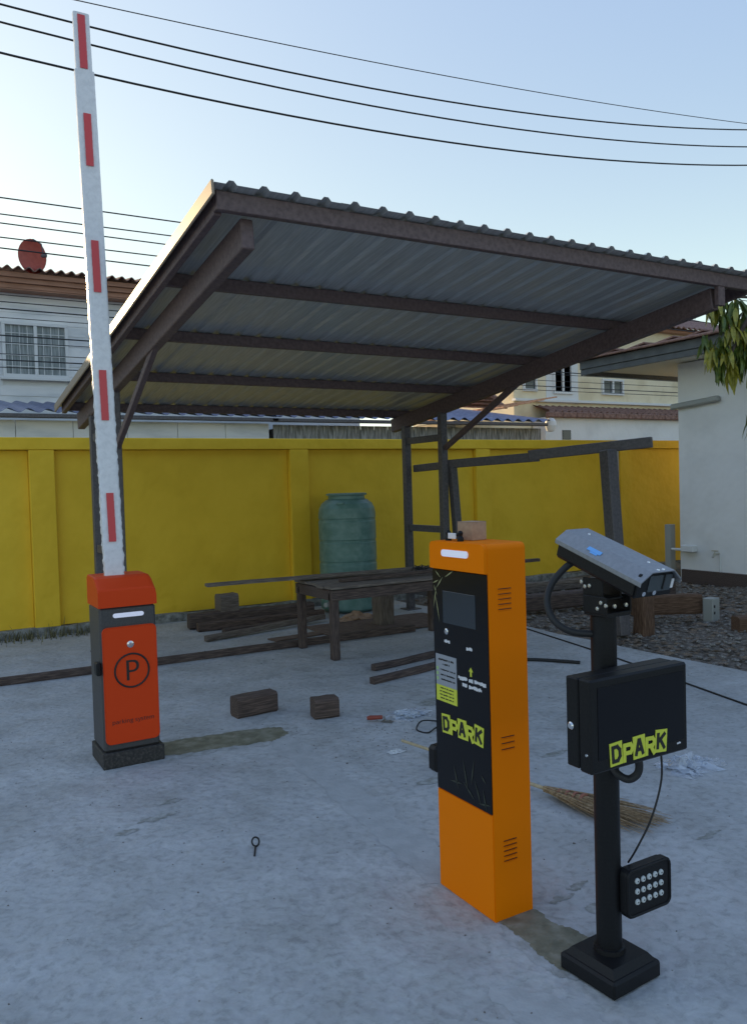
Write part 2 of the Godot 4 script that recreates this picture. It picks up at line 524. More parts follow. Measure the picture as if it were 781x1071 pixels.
func flat_patch(called: String, poly: PackedVector2Array, y: float, material: Material, parent: Node, label := "") -> void:
	var m := mb()
	var idx := Geometry2D.triangulate_polygon(poly)
	for i in range(0, idx.size(), 3):
		m.tri(Vector3(poly[idx[i]].x, y, poly[idx[i]].y), Vector3(poly[idx[i + 1]].x, y, poly[idx[i + 1]].y), Vector3(poly[idx[i + 2]].x, y, poly[idx[i + 2]].y), Vector3.UP)
	obj(called, m, material, parent, label)

func make_ground() -> void:
	off = Vector3.ZERO
	var g := mb()
	g.quad(Vector3(-250, -0.08, -250), Vector3(250, -0.08, -250), Vector3(250, -0.08, 250), Vector3(-250, -0.08, 250), Vector3.UP)
	tag(obj("ground", g, M.earth), "", "", "", "structure")
	# the slab, with UV2 for the broad mottling
	var st := SurfaceTool.new()
	st.begin(Mesh.PRIMITIVE_TRIANGLES)
	var x0 := -24.0
	var x1 := 5.88
	var z0 := -9.78
	var z1 := 20.0
	var rnd := FastNoiseLite.new()
	rnd.seed = 3
	rnd.frequency = 0.6
	var edge := []
	var k := 60
	for i in k + 1:
		var z := lerpf(z0, z1, float(i) / k)
		edge.append(Vector3(x1 + rnd.get_noise_1d(z * 3.0) * 0.07, 0, z))
	for i in k:
		for q: Array in [[Vector3(x0, 0, edge[i].z), edge[i], edge[i + 1], Vector3(x0, 0, edge[i + 1].z), Vector3.UP], [edge[i], edge[i] + Vector3(0.02, -0.1, 0), edge[i + 1] + Vector3(0.02, -0.1, 0), edge[i + 1], Vector3.RIGHT]]:
			var nn: Vector3 = q[4]
			for j: int in [0, 1, 2, 0, 2, 3]:
				st.set_normal(nn)
				st.set_uv(Vector2(q[j].x, q[j].z))
				st.set_uv2(Vector2(q[j].x, q[j].z))
				st.add_vertex(q[j])
	st.generate_tangents()
	var slab := MeshInstance3D.new()
	slab.name = "concrete_yard"
	slab.mesh = st.commit()
	slab.material_override = M.concrete
	add_child(slab)
	tag(slab, "", "", "", "structure")
	flat_patch("cement_patch", blob([Vector2(1.28, -4.87), Vector2(1.62, -4.80), Vector2(1.92, -4.75), Vector2(2.07, -4.79), Vector2(2.13, -4.90), Vector2(2.08, -5.02), Vector2(1.7, -5.09), Vector2(1.28, -5.10)], 0.03, 4), 0.0022, M.patch, slab, "olive strip of fresh cement beside the barrier cabinet")
	flat_patch("cement_patch", blob([Vector2(1.84, -2.33), Vector2(1.815, -2.2), Vector2(1.805, -2.08), Vector2(1.81, -1.95), Vector2(1.93, -1.90), Vector2(2.03, -1.99), Vector2(2.005, -2.10), Vector2(1.985, -2.20), Vector2(1.97, -2.33)], 0.02, 5), 0.0022, M.patch, slab, "olive strip of fresh cement between kiosk and camera pole")
	flat_patch("cement_patch", blob([Vector2(1.95, -4.72), Vector2(1.9, -4.2), Vector2(1.84, -3.5), Vector2(1.78, -2.66), Vector2(1.95, -2.66), Vector2(2.02, -3.4), Vector2(2.1, -4.2), Vector2(2.12, -4.72)], 0.05, 6), 0.0013, M.patch_dry, slab, "faint trench of dried cement leading to the kiosk")
	flat_patch("cement_patch", blob([Vector2(1.55, -2.02), Vector2(1.5, -1.75), Vector2(1.52, -1.4), Vector2(1.64, -1.3), Vector2(1.74, -1.5), Vector2(1.72, -1.8)], 0.04, 8), 0.0013, M.patch_dry, slab)
	# the cement has spread thinly round the two patches
	flat_patch("cement_smear", blob([Vector2(1.24, -4.80), Vector2(1.62, -4.74), Vector2(1.95, -4.69), Vector2(2.13, -4.75), Vector2(2.22, -4.88), Vector2(2.18, -5.06), Vector2(1.7, -5.15), Vector2(1.28, -5.15)], 0.07, 14), 0.0010, M.stain, slab)
	flat_patch("cement_smear", blob([Vector2(1.82, -2.28), Vector2(1.77, -2.2), Vector2(1.76, -2.05), Vector2(1.77, -1.92), Vector2(1.93, -1.87), Vector2(2.06, -1.98), Vector2(2.04, -2.10), Vector2(2.02, -2.22), Vector2(1.99, -2.36)], 0.04, 15), 0.0010, M.stain, slab)
	for q: Array in [[1.02, -3.95, 0.10, 0.025], [1.13, -4.12, 0.07, 0.02], [0.86, -3.86, 0.06, 0.03], [2.42, -3.6, 0.10, 0.04], [3.4, -4.9, 0.22, 0.10], [2.18, -2.18, 0.05, 0.03], [2.24, -2.34, 0.06, 0.022], [2.12, -2.30, 0.07, 0.02], [3.25, -3.55, 0.11, 0.03], [3.95, -3.9, 0.12, 0.04], [3.05, -2.35, 0.09, 0.02]]:
		var c := Vector2(q[0], q[1])
		flat_patch("stain", blob([c + Vector2(-q[2], 0), c + Vector2(-q[2] * 0.3, q[3]), c + Vector2(q[2] * 0.5, q[3] * 0.6), c + Vector2(q[2], -q[3] * 0.3), c + Vector2(q[2] * 0.2, -q[3]), c + Vector2(-q[2] * 0.6, -q[3] * 0.7)], 0.035, int(q[0] * 100)), 0.0016, M.stain_dark, slab)
	# earth strip beside the white building
	var d := mb()
	var f := FastNoiseLite.new()
	f.seed = 9
	f.frequency = 0.9
	var hh := func(x: float, z: float) -> float:
		return -0.035 + 0.03 * f.get_noise_2d(x * 2.0, z * 2.0) + 0.05 * f.get_noise_2d(x * 0.5 + 40.0, z * 0.5) * clampf((x - 5.9) * 1.5, 0.0, 1.0) + 0.04 * clampf((x - 6.2) * 0.7, 0.0, 1.0)
	var nx := 26
	var nz := 60
	for i in nx:
		for j in nz:
			var xa := lerpf(5.7, 10.3, float(i) / nx)
			var xb := lerpf(5.7, 10.3, float(i + 1) / nx)
			var za := lerpf(-9.9, 4.0, float(j) / nz)
			var zb := lerpf(-9.9, 4.0, float(j + 1) / nz)
			d.quad(Vector3(xa, hh.call(xa, za), za), Vector3(xb, hh.call(xb, za), za), Vector3(xb, hh.call(xb, zb), zb), Vector3(xa, hh.call(xa, zb), zb), Vector3.UP)
	tag(obj("earth_strip", d, M.dirt), "", "", "", "structure")
	# rubble, chips and dead leaves on the strip
	var chip := mb()
	chip.box(Vector3.ZERO, Vector3(1, 0.45, 0.7), 0.18)
	var leafy := mb()
	leafy.quad(Vector3(-0.5, 0, 0), Vector3(0, 0.06, 0.18), Vector3(0.5, 0.02, 0), Vector3(0, 0.03, -0.2), Vector3.UP)
	for s: Array in [["rubble", chip, M.pebble, 3500, 0.012, 0.06, "grey stones and rubble scattered over the bare earth strip"], ["dead_leaves", leafy, M.chip, 5000, 0.03, 0.12, "brown dead leaves and wood chips littering the earth strip"]]:
		var mm := MultiMesh.new()
		mm.transform_format = MultiMesh.TRANSFORM_3D
		mm.mesh = s[1].mesh()
		mm.instance_count = s[3]
		for i in s[3]:
			var x := rng.randf_range(5.83, 10.15)
			var z := rng.randf_range(-9.6, -2.6)
			var sc := rng.randf_range(s[4], s[5])
			var b := Basis(Vector3.UP, rng.randf() * TAU) * Basis(Vector3.RIGHT, rng.randf_range(-0.6, 0.6)) * Basis.from_scale(Vector3.ONE * sc)
			mm.set_instance_transform(i, Transform3D(b, Vector3(x, maxf(hh.call(x, z), -0.05) + sc * 0.15, z)))
		var mi := MultiMeshInstance3D.new()
		mi.name = numbered(s[0])
		mi.multimesh = mm
		mi.material_override = s[2]
		add_child(mi)
		tag(mi, s[6], "debris", "", "stuff")
	# crumbs of dirt on the concrete
	var mm := MultiMesh.new()
	mm.transform_format = MultiMesh.TRANSFORM_3D
	mm.mesh = chip.mesh()
	mm.instance_count = 1700
	for i in 1700:
		var x := rng.randf_range(-1.5, 5.8)
		var z := rng.randf_range(-9.4, -0.9)
		if i < 260:
			x = rng.randfn(2.7, 0.35); z = rng.randfn(-4.5, 0.3)
		var sc := rng.randf_range(0.003, 0.009) * (1.6 if i % 17 == 0 else 1.0)
		mm.set_instance_transform(i, Transform3D(Basis(Vector3.UP, rng.randf() * TAU) * Basis.from_scale(Vector3.ONE * sc), Vector3(x, sc * 0.2, z)))
	var mi := MultiMeshInstance3D.new()
	mi.name = "dirt_crumbs"
	mi.multimesh = mm
	mi.material_override = M.pebble
	add_child(mi)
	tag(mi, "small dark crumbs of dirt scattered over the concrete", "debris", "", "stuff")

func make_yellow_wall() -> void:
	var t := thing("boundary_wall", "yellow painted boundary wall with pilasters and recessed panels", "wall", Vector3(4.6, 0, -9.86))
	var zf := -9.8
	var xs := [-1.93, 1.265, 4.457, 7.52, 10.57, 13.7]
	var prev := -9.0
	for i in xs.size():
		var x: float = xs[i]
		part_box("wall_panel", Vector3((prev + x) / 2, 1.1, zf - 0.145), Vector3(x - prev - 0.004, 2.01, 0.12), M.yellow, t, 0.004)
		part_box("pilaster", Vector3(x + 0.135, 1.1, zf - 0.1), Vector3(0.27, 2.01, 0.2), M.yellow, t, 0.006)
		prev = x + 0.27
	part_box("wall_panel", Vector3((prev + 16) / 2, 1.1, zf - 0.145), Vector3(16 - prev - 0.004, 2.01, 0.12), M.yellow, t, 0.004)
	part_box("top_beam", Vector3(3.5, 2.178, zf - 0.1), Vector3(25, 0.14, 0.204), M.yellow, t, 0.008)
	var m := mb()
	var f := FastNoiseLite.new()
	f.seed = 2
	f.frequency = 1.2
	var n := 120
	for i in n:
		var xa := lerpf(-9.0, 16.0, float(i) / n)
		var xb := lerpf(-9.0, 16.0, float(i + 1) / n)
		var ha := 0.10 + 0.03 * f.get_noise_1d(xa)
		var hb := 0.10 + 0.03 * f.get_noise_1d(xb)
		var z2 := zf + 0.012
		m.quad(Vector3(xa, -0.05, z2), Vector3(xb, -0.05, z2), Vector3(xb, hb, z2), Vector3(xa, ha, z2), Vector3.BACK)
		m.quad(Vector3(xa, ha, z2), Vector3(xb, hb, z2), Vector3(xb, hb - 0.01, zf - 0.19), Vector3(xa, ha - 0.01, zf - 0.19), Vector3.UP)
	obj("plinth", m, M.plinth, t)

func corrugated(m: MB, x0: float, x1: float, prof: Array, pitch: float, za: float, ya: float, zb: float, yb: float, thick := 0.0) -> void:
	# a sheet with ribs that run from (za, ya) to (zb, yb); prof: offsets (share of the pitch, height)
	var pts := []
	var x := x0
	var k := 0
	while x < x1:
		for p: Array in prof:
			var xx: float = x0 + (k + p[0]) * pitch
			if xx <= x1 + 1e-4:
				pts.append(Vector2(xx, p[1]))
		k += 1
		x = x0 + k * pitch
	if pts[-1].x < x1 - 1e-3:
		pts.append(Vector2(x1, 0))
	var nrm := Vector3(0, absf(za - zb), (yb - ya) * signf(za - zb)).normalized()
	for i in pts.size() - 1:
		var a: Vector2 = pts[i]
		var b: Vector2 = pts[i + 1]
		var A := Vector3(a.x, ya + a.y, za)
		var B := Vector3(b.x, ya + b.y, za)
		var C := Vector3(b.x, yb + b.y, zb)
		var D := Vector3(a.x, yb + a.y, zb)
		m.quad(A, B, C, D, Vector3.UP)
		if thick > 0.0:
			var u := Vector3(0, -thick, 0)
			m.quad(A + u, B + u, C + u, D + u, Vector3.DOWN)
			m.quad(A, B, B + u, A + u, Vector3(0, 0, signf(za - zb)))
			m.quad(D, C, C + u, D + u, Vector3(0, 0, -signf(za - zb)))

func make_carport() -> void:
	var t := thing("carport", "open steel carport with sloping corrugated metal roof on ladder posts", "carport", Vector3(3.65, 0, -8.1))
	var zf := -4.12
	var zr := -9.12
	var yf := 3.185
	var yr := 2.54
	var sl := (yf - yr) / (zf - zr)
	var Y := func(z: float) -> float: return yf + sl * (z - zf)
	# sheets, each lapped over the last
	var prof := [[0.0, 0.0], [0.33, 0.0], [0.43, 0.020], [0.57, 0.020], [0.67, 0.0]]
	var x := 1.47
	var i := 0
	while x < 6.0:
		var m := mb()
		corrugated(m, x, minf(x + 0.745, 6.05), prof, 0.185, zf + 0.06, Y.call(zf + 0.06) + 0.002 * (i % 2), zr - 0.05, Y.call(zr - 0.05) + 0.002 * (i % 2), 0.0015)
		obj("roof_sheet", m, M.zinc, t)
		x += 0.74
		i += 1
	# front and rear edge beams, three purlins between
	for z: float in [-4.15, -5.30, -6.45, -7.68, -8.95]:
		var hgt := 0.10 if z > -4.5 else 0.085
		var y: float = Y.call(z) - hgt / 2 - 0.004
		part_bar("purlin" if z != -4.15 else "front_beam", Vector3(1.50, y, z), Vector3(6.02, y, z), 0.05, hgt, M.steel, t, 0.004)
	# side trims on the slope, light painted sheet outside, beam inside
	part_bar("side_beam", Vector3(1.525, Y.call(-4.185) - 0.062, -4.185), Vector3(1.525, Y.call(-9.0) - 0.062, -9.0), 0.045, 0.10, M.steel, t, 0.004)
	var tr := mb()
	tr.bar(Vector3(1.462, Y.call(-4.08) - 0.022, -4.06), Vector3(1.462, Y.call(-9.16) - 0.022, -9.16), 0.016, 0.085, Vector3.UP, 0.006)
	obj("edge_trim", tr, M.trim, t, "pale metal trim along the sloping side edge")
	part_bar("side_beam", Vector3(6.0, Y.call(-4.185) - 0.062, -4.185), Vector3(6.0, Y.call(-9.0) - 0.062, -9.0), 0.045, 0.10, M.steel, t, 0.004)
	for s: Array in [[1.70, -8.42, -7.46, -6.05], [5.607, -8.75, -7.95, -6.5]]:
		var X: float = s[0]
		part_bar("rafter", Vector3(X, Y.call(-4.2) - 0.18, -4.2), Vector3(X, Y.call(-9.05) - 0.18, -9.05), 0.075, 0.17, M.steel, t, 0.006)
		for z: float in [s[1], s[2]]:
			var top: float = Y.call(z) - 0.24
			part_box("post", Vector3(X, top / 2, z), Vector3(0.075 if X < 3.0 else 0.09, top, 0.085), M.steel_grey, t, 0.006)
			part_box("base_plate", Vector3(X, 0.006, z), Vector3(0.2, 0.012, 0.2), M.steel_grey, t, 0.002)
		for y: float in [0.25, 1.05, 2.15]:
			part_bar("rung", Vector3(X, y, s[1] + 0.05), Vector3(X, y, s[2] - 0.05), 0.05, 0.08, M.steel_grey, t, 0.004)
		part_bar("brace", Vector3(X, 2.02, s[2] + 0.05), Vector3(X, Y.call(s[3]) - 0.22, s[3]), 0.045, 0.06, M.steel, t, 0.004)
	# small cleat hanging at the front end of the right rafter
	part_box("cleat", Vector3(5.607, Y.call(-4.16) - 0.17, -4.152), Vector3(0.078, 0.16, 0.04), M.steel, t, 0.003)

func make_steel_frame() -> void:
	var t := thing("steel_frame", "low dark steel beam on a leaning leg beside the carport posts", "frame", Vector3(6.36, 0, -5.95))
	part_bar("leg", Vector3(6.37, -0.02, -5.93), Vector3(6.42, 1.90, -6.12), 0.14, 0.13, M.steel_grey, t, 0.008)
	part_bar("leg", Vector3(5.80, 0.0, -7.86), Vector3(5.70, 1.80, -7.90), 0.09, 0.09, M.steel_grey, t, 0.006)
	part_bar("beam", Vector3(5.69, 1.80, -8.70), Vector3(5.69, 1.82, -7.97), 0.05, 0.09, M.steel_grey, t, 0.006)
	part_bar("beam", Vector3(5.68, 1.83, -7.95), Vector3(6.12, 1.865, -6.85), 0.06, 0.10, M.steel_grey, t, 0.006)
	part_bar("beam", Vector3(6.07, 1.885, -6.95), Vector3(6.70, 1.965, -5.78), 0.07, 0.11, M.steel_grey, t, 0.006)
	part_bar("beam", Vector3(5.76, 1.86, -7.95), Vector3(6.50, 1.92, -6.15), 0.05, 0.05, M.steel_grey, t, 0.006)

# ---------------------------------------------------------------- gate equipment
func make_barrier() -> void:
	var t := thing("barrier_gate", "orange red parking barrier cabinet with its white arm raised", "barrier", Vector3(1.13, 0, -4.96))
	var plinth := mb()
	plinth.box(Vector3(1.128, 0.047, -4.96), Vector3(0.355, 0.094, 0.32), 0.004)
	obj("plinth", plinth, M.plinth_dark, t)
	part_box("cabinet", Vector3(1.124, 0.515, -4.965), Vector3(0.324, 0.842, 0.296), M.dark_grey, t, 0.012)
	# front door with rounded corners
	var d := mb()
	var c := Vector3(1.127, 0.48, -4.816)
	var pl := rounded_rect(0.312, 0.682, 0.03)
	d.prism(pl, Basis.IDENTITY, c, 0.012)
	var door := obj("front_door", d, M.red, t)
	var rim := mb()
	rim.tube(ring_points(c + Vector3(0, 0, 0.0125), 0.306, 0.676, 0.028), 0.0018, 5, false)
	obj("edge", rim, M.red, door)
	var lk := mb()
	lk.lathe(c + Vector3(0.002, 0.233, 0.012), [Vector2(0.02, 0), Vector2(0.02, 0.002), Vector2(0.014, 0.004), Vector2(0.010, 0.006), Vector2(0, 0.006)], 18, Basis(Vector3(1, 0, 0), PI / 2))
	obj("lock", lk, M.chrome, door)
	# the ringed P and the words below
	var em := mb()
	var ring := []
	for k in 33:
		var a := TAU * k / 32
		ring.append(c + Vector3(0.006 + cos(a) * 0.098, 0.079 + sin(a) * 0.098, 0.0122))
	em.tube(ring, 0.0065, 5, false)
	obj("emblem_ring", em, M.print_black, door)
	text("emblem_letter", "P", 0.118, M.print_black, door, c + Vector3(0.008, 0.079, 0.0125), Basis.IDENTITY, false, 0.001, 1.05)
	text("lettering", "parking system", 0.023, M.print_black, door, c + Vector3(0.004, -0.213, 0.0125), Basis.IDENTITY, false, 0.001, 1.12)
	part_box("hinge", Vector3(0.948, 0.585, -4.845), Vector3(0.028, 0.075, 0.07), M.black, t, 0.006)
	# status strip
	var led := mb()
	led.prism(rounded_rect(0.178, 0.026, 0.0129), Basis.IDENTITY, Vector3(1.127, 0.886, -4.818), 0.005)
	obj("status_strip", led, M.led, t, "white status light strip, faintly lit")
	# cap with sloping front and rounded right shoulder
	var cap := mb()
	var side := PackedVector2Array([Vector2(-4.808, 0.936), Vector2(-4.808, 1.032), Vector2(-4.816, 1.044), Vector2(-4.90, 1.098), Vector2(-4.93, 1.108), Vector2(-5.10, 1.112), Vector2(-5.118, 1.10), Vector2(-5.118, 0.936)])
	var xs := [0.957, 0.960, 0.972, 1.262, 1.28, 1.290, 1.293]
	var dy := [-0.01, -0.002, 0.0, 0.0, -0.006, -0.02, -0.04]
	for i in xs.size() - 1:
		for j in side.size():
			var p := side[j]
			var q := side[(j + 1) % side.size()]
			var lift := func(pt: Vector2, e: float) -> float: return pt.y + (e if pt.y > 1.0 else 0.0)
			cap.quad(Vector3(xs[i], lift.call(p, dy[i]), p.x), Vector3(xs[i + 1], lift.call(p, dy[i + 1]), p.x), Vector3(xs[i + 1], lift.call(q, dy[i + 1]), q.x), Vector3(xs[i], lift.call(q, dy[i]), q.x), Vector3(0, (p.y + q.y) / 2 - 1.0, (p.x + q.x) / 2 + 4.96))
	for e: int in [0, 6]:
		for j in range(1, side.size() - 1):
			var lf := func(pt: Vector2) -> Vector3: return Vector3(xs[e], pt.y + (dy[e] if pt.y > 1.0 else 0.0), pt.x)
			cap.tri(lf.call(side[0]), lf.call(side[j]), lf.call(side[j + 1]), Vector3(-1 if e == 0 else 1, 0, 0))
	obj("cap", cap, M.red, t)
	# the raised arm
	var A := Vector3(1.092, 1.06, -4.98)
	var J := Vector3(1.031, 4.062, -4.98)
	var T := Vector3(1.023, 4.39, -4.98)
	var arm := mb()
	var f := FastNoiseLite.new()
	f.seed = 8
	f.frequency = 22.0
	wrapped_bar(arm, A, J, 0.116, 0.108, 0.05, 260, f, 0.008, 0.0008)
	var arm_o := obj("arm", arm, M.arm_white, t, "white raised boom arm wrapped in crinkled plastic film")
	var tip := mb()
	wrapped_bar(tip, J - Vector3(0, 0.02, 0), T, 0.092, 0.090, 0.042, 12, f, 0.001, 0.001)
	obj("tip_section", tip, M.arm_white, arm_o)
	for s: Array in [[4.07, 4.375], [3.51, 3.81], [2.78, 3.08], [2.03, 2.325], [1.31, 1.60]]:
		var m := mb()
		var n := 6
		for i in n:
			var ya: float = lerpf(s[0], s[1], float(i) / n)
			var yb: float = lerpf(s[0], s[1], float(i + 1) / n)
			var ca := A.lerp(J, (ya - A.y) / (J.y - A.y))
			var cb := A.lerp(J, (yb - A.y) / (J.y - A.y))
			var zo := 0.031 if s[0] < 4.0 else 0.0245
			m.box((ca + cb) / 2 + Vector3(-0.004, 0, zo), Vector3(0.042, yb - ya, 0.004), 0.0)
		obj("red_stripe", m, M.arm_red, arm_o)

func ring_points(c: Vector3, w: float, h: float, r: float) -> Array:
	var out := []
	for p in rounded_rect(w, h, r):
		out.append(c + Vector3(p.x, p.y, 0))
	out.append(out[0])
	return out

func wrapped_bar(m: MB, a: Vector3, b: Vector3, w0: float, w1: float, dep: float, n: int, f: FastNoiseLite, amp: float, amp1: float) -> void:
	# upright bar wrapped in plastic: a tube with a rounded box section, crinkled more towards the bottom
	var sec := rounded_rect(1.0, 1.0, 0.18, 3)
	var rows := []
	for i in n + 1:
		var t := float(i) / n
		var c := a.lerp(b, t)
		var w := lerpf(w0, w1, t)
		var am := lerpf(amp, amp1, smoothstep(0.15, 0.75, t))
		var row := []
		for k in sec.size():
			var p := sec[k]
			var e := absf(p.x) * 2.0
			var q := Vector3(p.x * w, 0, -p.y * dep)
			var nz := f.get_noise_3d(q.x * 3.0, c.y, q.z * 3.0) * am * (0.3 + e * e)
			row.append(c + q + Vector3(signf(p.x) * nz, 0, -p.y * nz * 0.8))
		rows.append(row)
	var kk := sec.size()
	var ns := []
	for i in n + 1:
		var row := []
		for k in kk:
			var up: Vector3 = rows[mini(i + 1, n)][k] - rows[maxi(i - 1, 0)][k]
			var ac: Vector3 = rows[i][(k + 1) % kk] - rows[i][(k + kk - 1) % kk]
			var q := up.cross(ac).normalized()
			if q.dot(rows[i][k] - a.lerp(b, float(i) / n)) < 0.0:
				q = -q
			row.append(q)
		ns.append(row)
	for i in n:
		for k in kk:
			var k2 := (k + 1) % kk
			m.quad_n(rows[i][k], rows[i][k2], rows[i + 1][k2], rows[i + 1][k], ns[i][k], ns[i][k2], ns[i + 1][k2], ns[i + 1][k])
	for e: int in [0, n]:
		for k in range(1, kk - 1):
			m.tri(rows[e][0], rows[e][k], rows[e][k + 1], Vector3.UP if e == n else Vector3.DOWN)

func logo(parent: Node, at: Vector3, bas: Basis, w: float) -> void:
	# the name in five letters on alternate yellow tiles, each a little tipped
	var lg := Node3D.new()
	lg.name = "logo"
	parent.add_child(lg)
	lg.transform = Transform3D(bas, at - off)
	var keep := off
	off = Vector3.ZERO
	var s := w / 0.25
	for ch: Array in [["D", -0.102, 0.0, 0.06, 1], ["P", -0.0495, -0.005, 0.0, 0], ["A", 0.001, 0.003, 0.03, 1], ["R", 0.0515, -0.003, -0.04, 0], ["K", 0.103, 0.004, -0.09, 1]]:
		var r := Basis(Vector3(0, 0, 1), ch[3])
		var c := Vector3(ch[1], ch[2], 0) * s
		if ch[4]:
			part_box("tile", c, Vector3(0.055, 0.074, 0.002) * s, M.print_yellow, lg, 0.0, r)
		block_letter(ch[0], c + Vector3(0, 0, 0.001 * s if ch[4] else 0.0012 * s), r, (0.042 if ch[4] else 0.047) * s, (0.056 if ch[4] else 0.062) * s, M.print_black if ch[4] else M.print_yellow, lg)
	off = keep

func block_letter(ch: String, c: Vector3, bas: Basis, w: float, h: float, material: Material, parent: Node) -> void:
	# heavy capital made of strokes; each stroke a hair thicker than the last so that no faces share a plane
	var st := {
		"D": [[-1, -1, -1, 1], [-1, 1, 0.35, 1], [0.35, 1, 1, 0.45], [1, 0.45, 1, -0.45], [1, -0.45, 0.35, -1], [0.35, -1, -1, -1]],
		"P": [[-1, -1, -1, 1], [-1, 1, 0.6, 1], [0.6, 1, 1, 0.65], [1, 0.65, 1, 0.3], [1, 0.3, 0.6, -0.05], [0.6, -0.05, -1, -0.05]],
		"A": [[-1, -1, -0.15, 1], [0.15, 1, 1, -1], [-0.15, 1, 0.15, 1], [-0.6, -0.35, 0.6, -0.35]],
		"R": [[-1, -1, -1, 1], [-1, 1, 0.6, 1], [0.6, 1, 1, 0.65], [1, 0.65, 1, 0.35], [1, 0.35, 0.6, 0.0], [0.6, 0.0, -1, 0.0], [0.05, 0.0, 1, -1]],
		"K": [[-1, -1, -1, 1], [-0.9, -0.1, 0.95, 1], [-0.3, 0.2, 1, -1]]}
	var m := mb()
	var tw := h * 0.21
	var k := 0
	for q: Array in st[ch]:
		var a := Vector3(q[0] * (w - tw) / 2, q[1] * (h - tw) / 2, 0)
		var b := Vector3(q[2] * (w - tw) / 2, q[3] * (h - tw) / 2, 0)
		var d := (b - a).normalized()
		var dep := 0.0010 + 0.00012 * k
		m.box(c + bas * ((a + b) / 2 + Vector3(0, 0, dep / 2)), Vector3((b - a).length() + tw * 0.8, tw, dep), 0.0, bas * Basis(d, Vector3(-d.y, d.x, 0), Vector3(0, 0, 1)))
		k += 1
	obj("letter", m, material, parent)

func print_line(m: MB, c: Vector3, w: float, h: float, bas: Basis, sd: int) -> void:
	# small print that cannot be read: a row of uneven marks
	var r := RandomNumberGenerator.new()
	r.seed = sd
	var x := -w / 2
	while x < w / 2:
		var g := r.randf_range(0.35, 0.85) * h
		if r.randf() > 0.14:
			var hh := h * r.randf_range(0.6, 1.0)
			m.box(c + bas.x * (x + g / 2) + bas.y * r.randf_range(-0.12, 0.12) * h, Vector3(g * 0.8, hh, 0.001), 0.0, bas)
		x += g

